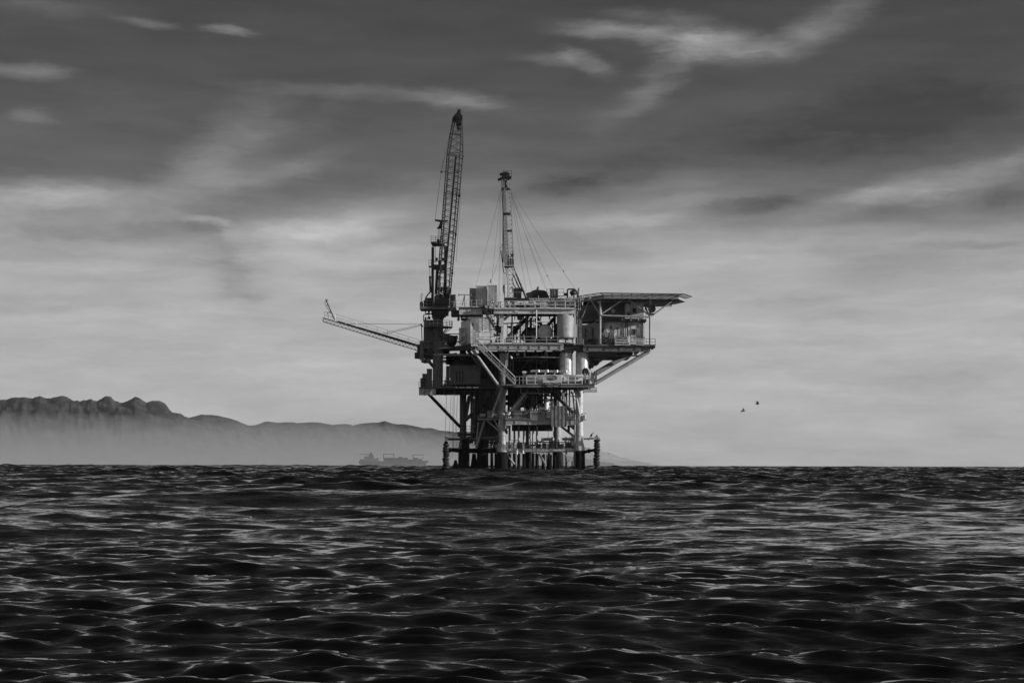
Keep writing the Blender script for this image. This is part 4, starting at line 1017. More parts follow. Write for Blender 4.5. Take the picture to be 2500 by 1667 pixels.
# covered engine
EG = empty('covered_engine', P(1312, 728, 5), 'black rounded engine housing with a bent exhaust on the top deck', 'engine')
cs = [(1281, 727), (1283, 717), (1287, 714), (1294, 713), (1301, 708), (1308, 706.5), (1318, 707), (1330, 708.5), (1334, 711), (1338, 718), (1341, 727)]
pts = [P(x, y, 5) for x, y in cs]
mb = MB(); mb.prism([p + V3((0, .5, 0)) for p in pts], (0, 2.2, 0))
c = sum(pts, V3()) / len(pts); mb2 = [c + (p - c) * .93 + V3((0, 0, 0)) for p in pts]
n = len(pts); mb.add([p + V3((0, .5, 0)) for p in pts] + mb2, [(k, (k + 1) % n, n + (k + 1) % n, n + k) for k in range(n)]); mb.add(mb2, [tuple(range(n))])
mb.build('housing', MT['black'], EG)
mb = MB(); mb.path([P(1312, 708, 6), P(1313, 702, 6), P(1315, 701, 6)], .22, 10); mb.build('exhaust', MT['dull'], EG)
mb = MB(); mb.pbox(1283, 1300, 716, 727, 4.6, 5); mb.pbox(1324, 1340, 722, 730, 4.5, 6); mb.build('vent', MT['dark'], EG)
V = empty('drawworks', P(1262, 728, 5), 'black square winch house at the foot of the drilling mast', 'winch')
mb = MB(); mb.pbox(1252, 1273, 707, 727, 4, 7); mb.build('housing', MT['black'], V)
mb = MB(); mb.pbox(1250, 1275, 704.5, 707, 3.8, 7.2); [mb.tube(P(1246 + k * 5, 700 + (k % 2) * 2, 4), P(1252 + k * 5, 706, 4), .07) for k in range(5)]; mb.build('roof', MT['dark'], V)
mb = MB(); [mb.pbox(1256 + k * 4, 1258 + k * 4, 710, 716, 3.9, 4) for k in range(4)]; mb.build('louvre', MT['dull'], V)
V = empty('cage_cabinet', P(1352, 727, 4), 'grey square cabinet standing on the top deck right of the engine', 'cabinet')
mb = MB(); mb.pbox(1343, 1362, 706, 725, 4, 6.5); mb.build('body', MT['dull'], V)
mb = MB(); [mb.pbox(x, x + .8, 704, 726, 3.9, 4) for x in (1342.5, 1347.5, 1353, 1361.5)]; mb.pbox(1342, 1363, 705, 706, 3.9, 6.6); mb.build('frame', MT['mid'], V)
mb = MB(); railing(mb, P(1334, 724, 6), P(1376, 724, 6), 1.3, 1.6, .03); part(mb, 'railing', 'dark')
V = empty('hose_gantry', P(1398, 727, 4), 'black pipe gantry with a post at the right end of the top deck', 'gantry')
mb = MB(); mb.path([P(1385, 728, 4), P(1385, 707, 4), P(1388, 706, 4), P(1402, 706, 4), P(1408, 712, 4), P(1410, 726, 4)], .13, 8); mb.pbox(1377, 1386, 715, 721, 4, 5); mb.build('frame', MT['dark'], V)
mb = MB(); mb.tube(P(1411, 733, 3.5), P(1412, 705, 3.5), .1); mb.tube(P(1411, 709, 3.5), P(1413, 703, 3.5), .08); mb.build('post', MT['dark'], V)
mb = MB(); mb.lathe(P(1403, 713, 3.6), [(.1, 0), (.45, .1), (.5, .7), (.2, .9)], 14, V3((-.5, -.5, -.3))); mb.bar(P(1393, 717, 4), P(1404, 712, 4), .12); mb.build('reel', MT['black'], V)
V = empty('scaffold_cage', P(1398, 757, 2), 'grey cluttered scaffold cage at the right end of the top deck', 'scaffold')
mb = MB()
for x in (1380, 1391, 1402, 1412, 1417):
    for d in (1.0, 3.2): mb.tube(P(x, 757, d), P(x, 722 if x < 1405 else 728, d), .06)
for y in (728, 737, 746, 755): mb.tube(P(1380, y, 1), P(1417, y, 1), .05); mb.tube(P(1380, y, 3.2), P(1417, y, 3.2), .05)
mb.tube(P(1380, 755, 1), P(1402, 728, 1), .04); mb.tube(P(1391, 728, 1), P(1400, 720, 1), .06); mb.tube(P(1409, 728, 1), P(1400, 720, 1), .06)
mb.build('frame', MT['mid'], V)
mb = MB(); mb.pbox(1381, 1417, 729, 757, 3.3, 3.6); mb.build('panel', MT['mid'], V)
clutter(1381, 1416, 728, 756, 1.2, 3.2, 46, 83, None, .08, .45).build('stored_gear', MT['mid'], V)
clutter(1381, 1416, 728, 756, 1.2, 3.2, 18, 84, None, .08, .45).build('stored_gear', MT['dark'], V)

# ---- drilling mast
DM = empty('drilling_mast', P(1247, 735, 4), 'slender pale lattice drilling mast held by guy wires', 'mast')
def mp(y, side, d=0):
    """mast axis and half width by height"""
    t = (y - 440) / (728 - 440)
    cx = 1234 + (1246.5 - 1234) * t
    hw = 10.5 if y < 640 else 10.5 - 3.5 * min(1, (y - 640) / 40)
    return P(cx + side * hw, y, 3.2 + d)
mb = MB()
for s_ in (-1, 1):
    for d in (0, 1.4):
        for a, b in ((438, 540), (540, 640), (640, 680), (680, 728)): mb.bar(mp(a, s_, d), mp(b, s_, d), .13, .13)
for d in (0, 1.4):
    mb.bar(mp(438, -.05, d), mp(640, -.05, d), .12)
mb.build('chord', MT['mid'], DM)
mb = MB(); ys = list(range(440, 728, 11))
for k, y in enumerate(ys[:-1]):
    y2 = ys[k + 1]
    for d in (0, 1.4):
        mb.tube(mp(y, 0, d), mp(y2, 1, d) if k % 2 == 0 else mp(y2, 1, d), .045, None, 5)
        mb.tube(mp(y, 1, d), mp(y, 0, d), .04, None, 5)
    mb.tube(mp(y, 1, 0), mp(y2, 1, 1.4), .04, None, 5); mb.tube(mp(y, -1, 0), mp(y2, -1, 1.4), .04, None, 5)
    if y > 640:
        mb.tube(mp(y, -1, 0), mp(y2, 0, 0), .05, None, 5); mb.tube(mp(y, 0, 0), mp(y2, -1, 0), .05, None, 5); mb.tube(mp(y, -1, 0), mp(y, 1, 0), .05, None, 5)
mb.build('lacing', MT['mid'], DM)
mb = MB()
for q in (-.82, -.5, -.2):
    mb.tube(mp(436, q, -.1), mp(655, q, -.1), .055, None, 5)
y = 438
while y < 655:
    mb.bar(mp(y, -.85, -.1), mp(y, -.18, -.1), .07, .10); y += 3.4
mb.build('ladder', MT['dark'], DM)
mb = MB(); mb.pbox(1226, 1229, 470, 640, 3.3, 3.6); mb.build('cable_run', MT['dull'], DM)
mb = MB(); mb.prism([P(1214, 437, 3), P(1224, 431.5, 3), P(1247.5, 431, 3), P(1247.5, 434, 3), P(1236, 437.5, 3)], (0, 1.8, 0)); mb.pbox(1214.5, 1216.5, 436, 442, 3, 3.3); mb.build('crown_platform', MT['black'], DM)
mb = MB(); mb.lathe(P(1231.5, 427, 3.2), [(.3, 0), (.55, .05), (.55, .6), (.3, .65)], 18, V3((0, 1, 0))); mb.lathe(P(1236, 427, 4), [(.3, 0), (.5, .05), (.5, .6), (.3, .65)], 18, V3((0, 1, 0))); mb.pbox(1224, 1240, 421, 433, 3.4, 4.6); mb.lathe(P(1222, 425.5, 3.6), [(.1, 0), (.22, .05), (.22, .4), (.1, .45)], 12, V3((0, 1, 0))); mb.build('crown_sheave', MT['black'], DM)
mb = MB(); railing(mb, P(1227.5, 432, 2.9), P(1247.5, 432, 2.9), 1.05, .68, .03, (1, .5)); railing(mb, P(1247.5, 432, 2.9), P(1247.5, 432, 4.8), 1.05, .6, .03); mb.build('crown_railing', MT['dark'], DM)
mb = MB(); mb.prism([P(1231, 440, 3), P(1238, 440, 3), P(1234, 452, 3)], (0, .2, 0)); mb.prism([P(1232, 458, 3), P(1236, 450, 3), P(1239, 458, 3)], (0, .2, 0)); mb.pbox(1223, 1229, 458, 466, 2.9, 3.1); mb.pbox(1236, 1244, 459, 464, 3, 3.4); mb.pbox(1228, 1246, 519, 522, 2.9, 4.8); mb.pbox(1238, 1249, 561.5, 563, 2.9, 4.8); mb.build('gusset', MT['dark'], DM)
# racking board with its brackets
mb = MB(); mb.bar(P(1222, 612, 2.5), P(1227, 648, 2.5), .13); mb.bar(P(1227, 648, 2.5), P(1229, 664, 2.5), .16); mb.bar(P(1229, 664, 2.5), P(1236, 668, 2.8), .12); mb.bar(P(1221, 609, 2.5), P(1228, 589, 2.8), .08); mb.bar(P(1221, 612, 2.5), P(1229, 614, 2.8), .1)
for k in range(15): mb.bar(P(1224 + k * .35, 616 + k * 2.2, 2.5), P(1228 + k * .35, 616 + k * 2.2, 2.5), .05)
mb.build('racking_board', MT['dark'], DM)
mb = MB(); railing(mb, P(1236, 613, 2.6), P(1251, 613, 2.6), .9, .8, .025); mb.pbox(1230, 1255, 648, 649.5, 2.4, 5); railing(mb, P(1243, 649, 2.4), P(1254.5, 649, 2.4), 1.2, .5, .03, (1, .66, .33)); clutter(1244, 1253, 618, 647, 2.6, 3.4, 22, 91, None, .05, .5).build('rack_gear', MT['dark'], DM); mb.build('rack_platform', MT['galv'], DM)
mb = MB(); mb.lathe(P(1232, 726, 2.6), [(.12, 0), (.16, .5), (.3, .9), (.38, 1.5), (.3, 2.0), (.1, 2.15)], 14); mb.build('travelling_block', MT['mid'], DM)
mb = MB(); [mb.tube(P(x, 664, 2.8), P(x + .7, 697, 2.6), .02, None, 4) for x in (1227, 1229, 1231, 1233)]; mb.build('hoist_line', MT['rope'], DM)
for a, b, r1, r2 in (((1253, 650), (1262, 676), .07, .07), ((1259, 667), (1284, 726), .17, .2), ((1252, 669), (1269, 707), .1, .12), ((1249, 682), (1260, 707), .08, .08)):
    mb = MB(); mb.tube(P(*a, 4), P(*b, 4.5), r1, r2, 8); mb.build('strut', MT['dark'], DM)
mb = MB(); mb.pbox(1230, 1262, 726, 752, 3, 6); mb.build('base', MT['dull'], DM)
GW = [((1221, 468), (1160, 702), 3, 6), ((1221, 470), (1199, 698), 3, 2), ((1222, 612), (1186, 696), 2.5, 5), ((1220.5, 470), (1217, 745), 3, 1), ((1222.5, 500), (1219, 745), 3, 1),
      ((1245, 462), (1284.5, 712), 4, 2), ((1246, 465), (1299, 712), 4, 6), ((1246, 466), (1331, 706), 4, 10), ((1245, 468), (1338, 716), 4, 2), ((1245, 466), (1351, 705), 4, 3), ((1246, 464), (1404, 706), 4, 4), ((1249, 600), (1263, 706), 3.5, 3)]
for a, b, d0, d1 in GW:
    A, B = P(*a, d0), P(*b, d1); mb = MB(); prev = A
    sag = .25 if a[1] < 520 else 1.2
    for k in range(1, 9):
        t = k / 8; q = A.lerp(B, t) - V3((0, 0, sag * 4 * t * (1 - t))); mb.tube(prev, q, .018, None, 4, False); prev = q
    mb.build('guy_wire', MT['rope'], DM)
mb = MB(); mb.tube(P(1197.5, 682, 2), P(1197, 691, 2), .07); mb.tube(P(1335, 672, 3), P(1336, 675, 3), .07); mb.tube(P(1374, 660, 4), P(1376, 664, 4), .07); mb.build('turnbuckle', MT['dark'], DM)

# ---- pedestal crane
CR = empty('pedestal_crane', P(1069, 947, 7.5), 'dark lattice boom crane on a tall round pedestal at the left of the platform', 'crane')
r = M(25, 7.5) / 2
mb = MB(); c = P(1069, 946, 7.5); zt = P(1069, 773, 7.5).z - c.z; mb.lathe(c, [(r, 0), (r, zt - .5), (r * 1.15, zt - .3), (r * 1.35, zt)], 30); mb.build('pedestal', MT['dull'], CR)
mb = MB(); c = P(1070, 800, 7.5); mb.lathe(c, [(M(36), 0), (M(36), .12)], 30)
for k in range(8):
    an = k * math.pi / 4; e = V3((math.cos(an), math.sin(an), 0)); mb.bar(c + e * M(34), c + e * r + V3((0, 0, -1.1)), .1)
mb.build('ring_platform', MT['dull'], CR)
mb = MB(); n = 20
for k in range(n):
    e = lambda q: c + V3((math.cos(q), math.sin(q), 0)) * M(35.5)
    a_, b_ = e(2 * math.pi * k / n), e(2 * math.pi * (k + 1) / n); mb.tube(a_, a_ + V3((0, 0, 1.1)), .03, None, 4)
    for h in (1.1, .6): mb.tube(a_ + V3((0, 0, h)), b_ + V3((0, 0, h)), .028, None, 4)
mb.build('railing', MT['light'], CR)
mb = MB(); c = P(1070, 771.5, 7.5); mb.lathe(c, [(M(16), 0), (M(18), .25), (M(18), .7), (M(15), .9)], 28); mb.build('slew_ring', MT['dark'], CR)
# tall grey house left of the pedestal with a bent pipe on top
mb = MB(); mb.pbox(1034, 1057, 782, 852, 8.5, 12); mb.pbox(1033, 1058, 781, 783, 8.4, 12.1); part(mb, 'tool_house', 'dull')
mb = MB(); mb.path([P(1034, 784, 8.4), P(1034, 770, 8.4), P(1036, 767.5, 8.4), P(1050, 767.5, 8.4)], .09, 8); part(mb, 'pipe', 'light')
mb = MB(); mb.lathe(P(1047, 779, 8.6), [(.3, 0), (.28, .2), (.14, .45), (.05, .6)], 12); mb.tube(P(1047, 775, 8.6), P(1047, 768, 8.4), .02); mb.tube(P(1039, 782, 8.6), P(1039, 774, 8.6), .15); part(mb, 'lamp', 'black')
part(one('pbox', 1046, 1053, 792, 793, 8.3, 8.4), 'sign_bar', 'white')
# crane house, engine box, deck, cab
mb = MB(); mb.pbox(1062, 1095, 727, 742, 5.5, 10); mb.pbox(1056, 1093, 742, 767, 5.8, 9.5); mb.prism([P(1053, 750, 6), P(1093, 750, 6), P(1087, 771, 6), P(1056, 771, 6)], (0, 3, 0)); mb.build('machinery_house', MT['dark'], CR)
mb = MB(); mb.pbox(1039.5, 1056, 727, 750, 6, 8.5); mb.pbox(1034, 1040, 733, 750, 6.5, 8); mb.build('engine_box', MT['black'], CR)
mb = MB(); mb.pbox(1024.5, 1113, 750, 754.5, 5, 9); mb.pbox(1026, 1060, 754.5, 756, 5.3, 8.5); mb.build('deck', MT['dull'], CR)
mb = MB(); mb.path([P(1038.5, 756, 5.5), P(1038.5, 763, 5.5), P(1040, 765.5, 5.5), P(1058, 766, 5.5)], .1, 6); mb.path([P(1095.5, 756, 5.5), P(1095, 763, 5.5), P(1090, 767, 5.5)], .08, 6); mb.bar(P(1047, 756, 6), P(1047, 766, 6), .3); mb.bar(P(1090, 768.5, 6), P(1097, 768.5, 6), .05); mb.build('frame', MT['dark'], CR)
mb = MB(); mb.lathe(P(1026, 743, 6), [(.1, 0), (.5, .05), (.5, .35), (.1, .4)], 18, V3((.9, .4, 0))); mb.build('cable_reel', MT['black'], CR)
mb = MB(); mb.path([P(1027.5, 750, 5.2), P(1027.5, 717.5, 5.2), P(1032, 717.5, 5.2), P(1028.5, 733, 5.2)], .045, 5); railing(mb, P(1027, 750, 5.1), P(1056, 750, 5.1), 1.1, 1, .03); mb.build('railing', MT['dull'], CR)
mb = MB(); mb.path([P(1051, 712, 6.5), P(1046, 717, 6), P(1040, 725, 6), P(1037.5, 733, 6)], .12, 6); mb.build('exhaust', MT['black'], CR)
mb = MB(); a = P(1098, 752, 5.2); b = P(1110.5, 719.5, 5.2)
for x in (a.x, b.x):
    for y in (a.y, a.y + 2): mb.box(x - .06, x + .06, y - .06, y + .06, a.z, b.z)
for z in (a.z, a.z + (b.z - a.z) * .47, b.z): mb.box(a.x - .08, b.x + .08, a.y - .1, a.y + 2.1, z - .05, z + .06)
mb.box(a.x, b.x, a.y + 2.05, a.y + 2.1, a.z, b.z); mb.box(a.x - .08, b.x + .08, a.y - .11, a.y - .02, a.z - .3, a.z)
cb = mb.build('cab', MT['light'], CR)
mb = MB(); mb.box(a.x + .05, b.x - .05, a.y - .01, a.y + 1.95, a.z + .05, b.z - .05); mb.build('window', MT['glass'], cb)
# gantry
def bars(name, mat, lst, parent):
    mb = MB()
    for a, b, w_, d in lst: mb.bar(P(*a, d), P(*b, d), w_, w_)
    return mb.build(name, MT[mat], parent)
mb = MB(); mb.pbox(1052.3, 1059, 603, 742, 6.5, 7.1)
mb.prism([P(1083.5, 601, 6.5), P(1092, 601, 6.5), P(1090, 660, 6.5), P(1090, 728, 6.5), P(1083, 728, 6.5), P(1083.5, 660, 6.5)], (0, .6, 0))
mb.prism([P(1064, 655, 6.5), P(1069, 655, 6.5), P(1066, 742, 6.5), P(1059, 742, 6.5)], (0, .5, 0))
mb.build('gantry_leg', MT['dark'], CR)
mb = MB(); mb.pbox(1054, 1085, 594.5, 600.5, 6.4, 7.2); mb.pbox(1055, 1090, 646, 658, 6.45, 7.1); mb.pbox(1059, 1090, 637, 638.5, 6.5, 6.7); mb.pbox(1051.5, 1065, 592, 594.5, 6, 7.8); mb.pbox(1062, 1068, 629, 635, 6.2, 7); mb.pbox(1077, 1083.5, 629, 635, 6.2, 7); mb.pbox(1069, 1074, 637, 650, 6.2, 7); mb.pbox(1066, 1072.5, 584, 595, 6.3, 7.2)
for y in (659, 662.5, 666): mb.pbox(1075, 1084, y, y + 1, 6.5, 6.7)
mb.build('crossbeam', MT['dark'], CR)
mb = MB(); railing(mb, P(1051.5, 592, 6), P(1074, 592, 6), 1.05, .7, .03, (1, .7, .4)); railing(mb, P(1051.5, 592, 6), P(1051.5, 592, 7.8), 1.2, .9, .03); railing(mb, P(1078, 594, 6.8), P(1091, 594, 6.8), 1.15, .45, .03, (1, .66, .33)); railing(mb, P(1046.5, 651, 6.3), P(1052, 651, 6.3), 1.15, .4, .03); mb.pbox(1046.5, 1052, 650, 652.5, 6.2, 7); mb.tube(P(1048, 654, 6.3), P(1048, 676, 6.3), .03); ladder(mb, P(1060.5, 600, 6.4), P(1060.5, 655, 6.4), .3); mb.build('railing', MT['dark'], CR)
mb = MB(); mb.tube(P(1049, 675, 6.4), P(1050.5, 712, 6.4), .16); mb.bar(P(1049, 674, 6.4), P(1051, 679, 6.4), .3); mb.build('hose', MT['black'], CR)
mb = MB(); mb.tube(P(1074.5, 727, 8.5), P(1075, 674, 8.5), M(5.2), M(5), 18); mb.tube(P(1075, 674, 8.5), P(1075, 670, 8.5), M(3.5), M(3), 14); mb.build('exhaust_stack', MT['mid'], CR)
mb = clutter(1062, 1100, 700, 728, 5.5, 8, 40, 95, None, .08, .4); mb.build('winch', MT['dark'], CR)
mb = MB(); mb.bar(P(1068, 712, 5.3), P(1082, 719, 5.3), .12); mb.bar(P(1061, 722, 5.3), P(1066, 718, 5.3), .2); mb.build('handrail', MT['light'], CR)
# boom
BM = V3((0, 0, 0))
L1 = [(1105.5, 285), (1090.5, 378), (1067, 700)]; L2 = [(1109, 295), (1096, 378), (1070, 722)]
C3 = [(1111.8, 382), (1096.5, 560), (1083, 712)]; R1_ = [(1125.5, 288), (1122, 378), (1095, 715)]; R2_ = [(1127, 285), (1129.3, 378), (1099.5, 715)]
dd = {'L1': 7.2, 'L2': 5.2, 'C3': 5.6, 'R1': 5.2, 'R2': 7.2}
def chord(pl, d, w_):
    mb = MB()
    for a, b in zip(pl[:-1], pl[1:]): mb.tube(P(*a, d), P(*b, d), w_, None, 8)
    return mb.build('boom_chord', MT['dark'], CR)
chord(L1, 7.2, .1); chord(L2, 5.2, .13); chord(R1_, 5.2, .1); chord(R2_, 7.2, .1)
mb = MB(); [mb.bar(P(*a, 5.6), P(*b, 5.6), .27, .2) for a, b in zip(C3[:-1], C3[1:])]; mb.build('boom_walkway', MT['black'], CR)
def ip(pl, y, d):
    for a, b in zip(pl[:-1], pl[1:]):
        if a[1] <= y <= b[1] or b is pl[-1]:
            return P(a[0] + (b[0] - a[0]) * (y - a[1]) / (b[1] - a[1]), y, d)
mb = MB(); y = 305; k = 0
while y < 705:
    st_ = 17.5 if y < 380 else 15
    a, b, c_ = ip(L2, y, 5.2), ip(R1_, y + st_ * .5, 5.2), ip(L2, y + st_, 5.2)
    mb.tube(a, b, .042, None, 5, False); mb.tube(b, c_, .042, None, 5, False)
    a, b, c_ = ip(L1, y + 4, 7.2), ip(R2_, y + 4 + st_ * .5, 7.2), ip(L1, y + 4 + st_, 7.2)
    mb.tube(a, b, .035, None, 5, False); mb.tube(b, c_, .035, None, 5, False)
    for A_, da, B_, db in ((L1, 7.2, L2, 5.2), (R2_, 7.2, R1_, 5.2)):
        a, b, c_ = ip(A_, y, da), ip(B_, y + st_ * .5, db), ip(A_, y + st_, da)
        mb.tube(a, b, .035, None, 5, False); mb.tube(b, c_, .035, None, 5, False)
    y += st_
mb.build('boom_lacing', MT['dark'], CR)
for ys_ in ((328,), (374, 377.5, 380.5), (470, 473.5, 477), (565, 568.5, 572), (661, 665)):
    mb = MB()
    for y in ys_:
        w_ = .16 if y == 328 else .07
        mb.bar(ip(L2, y, 5.2), ip(R1_, y, 5.2), w_); mb.bar(ip(L1, y, 7.2), ip(R2_, y, 7.2), w_); mb.bar(ip(L1, y, 7.2), ip(L2, y, 5.2), w_); mb.bar(ip(R1_, y, 5.2), ip(R2_, y, 7.2), w_)
    mb.build('boom_frame', MT['dark'], CR)
for y in (383, 479, 574, 668): one('tube', ip(R2_, y - 4, 7.0), ip(R2_, y + 2, 7.0), .16).build('boom_joint', MT['dark'], CR)
mb = MB(); mb.prism([P(1105, 296, 5), P(1106, 284, 5), P(1110, 279, 5), P(1114, 275, 5), P(1116, 268, 5), P(1116.5, 265, 5), P(1119, 270, 5), P(1121, 266, 5), P(1123, 266, 5), P(1123, 276, 5), P(1125, 281, 5), P(1128, 283, 5), P(1127, 292, 5), P(1123, 302, 5), P(1112, 303, 5), P(1110, 292, 5)], (0, 2.3, 0))
mb.lathe(P(1117, 284, 4.6), [(.3, 0), (.55, .05), (.55, .3), (.3, .35)], 18, V3((0, 1, 0))); mb.build('boom_head', MT['black'], CR)
mb = MB(); mb.tube(P(1117.5, 303, 6), P(1117.8, 309, 6), .12); mb.pbox(1114, 1121, 309, 316.5, 5.7, 6.3); mb.tube(P(1117.5, 316, 6), P(1117.5, 324, 6), .07); mb.build('hook_block', MT['black'], CR)
mb = MB(); [mb.tube(P(1113 + k * 1.6, 325, 6), P(1108 + k * 1.7, 470, 6), .018, None, 4) for k in range(3)]; mb.tube(P(1124, 470, 6.2), P(1113, 640, 6.6), .03, None, 4); mb.build('hoist_line', MT['rope'], CR)
for pl in ([(1106, 290), (1076, 418), (1061.5, 536)], [(1103, 300), (1076, 421)]):
    mb = MB(); [mb.tube(P(*a, 7.6), P(*b, 7.6), .03, None, 5) for a, b in zip(pl[:-1], pl[1:])]; mb.build('pendant_line', MT['rope'], CR)
mb = MB(); mb.prism([P(1075, 416, 7.4), P(1080, 419.5, 7.4), P(1075, 422.5, 7.4)], (0, .3, 0)); mb.bar(P(1079, 420, 7.5), P(1093, 421, 7.3), .06); mb.bar(P(1093, 421, 7.3), P(1117, 422, 7.3), .05); mb.prism([P(1111, 421, 7.3), P(1116, 418, 7.3), P(1117, 424, 7.3)], (0, .3, 0)); mb.build('pendant_spreader', MT['dark'], CR)
mb = MB(); mb.prism([P(1060.5, 535.5, 7.4), P(1077, 537, 7.4), P(1093, 537.5, 7.4), P(1093.5, 540, 7.4), P(1080, 542, 7.4), P(1074, 542, 7.4), P(1061, 539, 7.4)], (0, .4, 0)); mb.prism([P(1074, 542, 7.4), P(1080, 543, 7.4), P(1078, 558, 7.4), P(1066, 558, 7.4), P(1066, 556, 7.4), P(1070, 553, 7.4)], (0, .5, 0)); mb.build('luffing_block', MT['black'], CR)
mb = MB(); [mb.tube(P(1070.5 + k * 1.3, 558, 7.6), P(1067.5 + k * 1.6, 585, 7), .02, None, 4) for k in range(3)]; mb.build('luffing_line', MT['rope'], CR)

# ---- flare boom on the left
FB = empty('flare_boom', P(1024, 857, 8), 'long lattice boom with a railed walkway reaching out to the left', 'boom')
bd, bd2 = 7.5, 9.0
def fb(t, up, d):      # t along the boom from root 0 to tip 1; up in picture px above the bottom chord
    x = 1023 + (788.5 - 1023) * t; y = 857 + (785 - 857) * t; return P(x, y - up, d)
mb = MB()
for d in (bd, bd2):
    mb.tube(fb(0, 0, d), fb(1, 0, d), .06); mb.bar(fb(0, 10, d), fb(1, 9, d), .14)
mb.tube(fb(1, 0, bd), fb(1, 9, bd), .05); mb.tube(fb(1, 0, bd2), fb(1, 9, bd2), .05); mb.build('chord', MT['dark'], FB)
mb = MB(); n = 25
for k in range(n):
    t0, t1, tm = k / n, (k + 1) / n, (k + .5) / n
    for d in (bd, bd2):
        mb.tube(fb(t0, 0, d), fb(tm, 9.6, d), .035, None, 5, False); mb.tube(fb(tm, 9.6, d), fb(t1, 0, d), .035, None, 5, False)
    mb.tube(fb(t0, 0, bd), fb(t1, 0, bd2), .03, None, 4, False)
mb.build('lacing', MT['dark'], FB)
mb = MB(); mb.add([fb(0, 11.5, bd), fb(.96, 10, bd), fb(.96, 10, bd2), fb(0, 11.5, bd2), fb(0, 9.5, bd), fb(.96, 8.6, bd), fb(.96, 8.6, bd2), fb(0, 9.5, bd2)], [(0, 1, 2, 3), (4, 7, 6, 5), (0, 4, 5, 1), (1, 5, 6, 2), (2, 6, 7, 3), (3, 7, 4, 0)])
mb.tube(fb(0, 13, bd + .3), fb(.85, 11, bd + .3), .09); mb.tube(fb(0, 14, bd + .8), fb(.85, 12, bd + .8), .07); mb.build('walkway', MT['dark'], FB)
for d in (bd, bd2):
    mb = MB()
    for k in range(9):
        t = k * .109; mb.tube(fb(t, 11, d), fb(t, 27.5, d), .028, None, 4)
    for u in (27.5, 20, 15): mb.tube(fb(0, u, d), fb(.872, u, d), .026, None, 4)
    mb.build('railing', MT['galv'], FB)
mb = MB(); railing(mb, fb(.905, 10, bd), fb(.985, 9, bd), 1.15, .8, .025, (1, .5), False); mb.build('railing', MT['dark'], FB)
mb = MB(); mb.tube(P(817, 781, bd + .5), P(796.5, 734.5, bd + .5), .085); mb.path([P(808, 766, bd + .5), P(802, 757, bd + .5), P(793.5, 741, bd + .5), P(793, 736, bd + .5), P(797, 733, bd + .5)], .04, 5)
for a, b in (((796, 747), (801, 744)), ((803, 762), (809, 759.5)), ((801, 762), (798, 768))): mb.bar(P(*a, bd + .5), P(*b, bd + .5), .09)
mb.build('flare_stack', MT['black'], FB)
mb = MB(); mb.bar(P(793.5, 731.5, bd + .5), P(798.5, 731, bd + .5), .1, .1); mb.bar(P(795, 735, bd + .5), P(800, 732.5, bd + .5), .13); mb.build('flare_tip', MT['black'], FB)
for a, b in (((846, 790.5), (1028, 791.5)), ((934, 814), (1028, 792.5)), ((938, 817), (1028, 795))): one('tube', P(*a, bd + .4), P(*b, 8), .035, None, 5).build('stay_line', MT['rope'], FB)
mb = MB(); mb.tube(P(1029, 790, 8), P(1030.5, 842, 8), .07); mb.tube(P(1027, 791, 8), P(1032, 798, 8), .13); mb.build('post', MT['dull'], FB)
mb = MB(); mb.pbox(1020, 1026, 843, 862, 7.4, 9.2); clutter(1019, 1026, 840, 875, 7.4, 8.6, 14, 97, mb, .07, .4); mb.build('hinge', MT['black'], FB)

# ---- quarters
QB = empty('quarters_building', P(1515, 842, 8), 'two storey panelled quarters block below the helicopter deck', 'building')
mb = MB(); a = P(1465, 841.5, 3.5); b = P(1573, 784.5, 3.5); zt2 = P(1573, 738, 3.5).z
mb.prism([V3((a.x, a.y, a.z)), V3((b.x, a.y, a.z)), V3((b.x, a.y + 12, a.z)), V3((a.x - 3.6, a.y + 12, a.z))], (0, 0, b.z - a.z))
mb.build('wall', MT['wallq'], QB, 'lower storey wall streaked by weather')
mb = MB(); a2 = P(1465, 779, 5); mb.prism([V3((a2.x, a2.y, a2.z)), V3((b.x - .2, a2.y, a2.z)), V3((b.x - .2, a2.y + 8, a2.z)), V3((a2.x - 3.2, a2.y + 10, a2.z))], (0, 0, zt2 - a2.z + .4)); mb.build('wall', MT['dull'], QB, 'upper storey wall with deep shade put into its colour')  # dull paint carries the helicopter deck's shade on this wall
mb = MB(); mb.pbox(1526, 1538, 741, 778, 3.5, 6); mb.pbox(1539, 1571, 738, 778, 3.8, 8); mb.build('wall', MT['light'], QB, 'pale plated cabin of the upper storey')
mb = MB(); mb.pbox(1456, 1578, 779, 784.4, 2.4, 11); mb.pbox(1570, 1575, 784.4, 787, 3, 6); mb.build('balcony_slab', MT['dark'], QB)
mb = MB(); railing(mb, P(1470, 779, 2.5), P(1577, 779, 2.5), 1.05, 1.25, .035, (1, .5), False); railing(mb, P(1577, 779, 2.5), P(1577, 779, 10), 1.4, 1.5, .035, (1, .66, .33)); mb.build('balcony_railing', MT['dull'], QB)
mb = MB(); [mb.pbox(x, x + 2, 774, 783, 2.3, 2.5) for x in (1518, 1539, 1557.5)]; mb.build('balcony_bracket', MT['light'], QB)
wf = one('pbox', 1544, 1558, 802, 816.5, 3.35, 3.5).build('window', MT['light'], QB); mb = MB(); mb.pbox(1545, 1550.5, 803, 815.5, 3.3, 3.35); mb.build('pane', MT['glass'], wf); mb = MB(); mb.pbox(1551, 1557, 803, 815.5, 3.31, 3.36); mb.build('pane', MT['dull'], wf)
dr = one('pbox', 1487, 1497, 811, 839, 3.4, 3.5).build('door', MT['dull'], QB); one('pbox', 1488.5, 1494, 795, 802.5, 3.42, 3.5).build('vent', MT['dull'], QB)
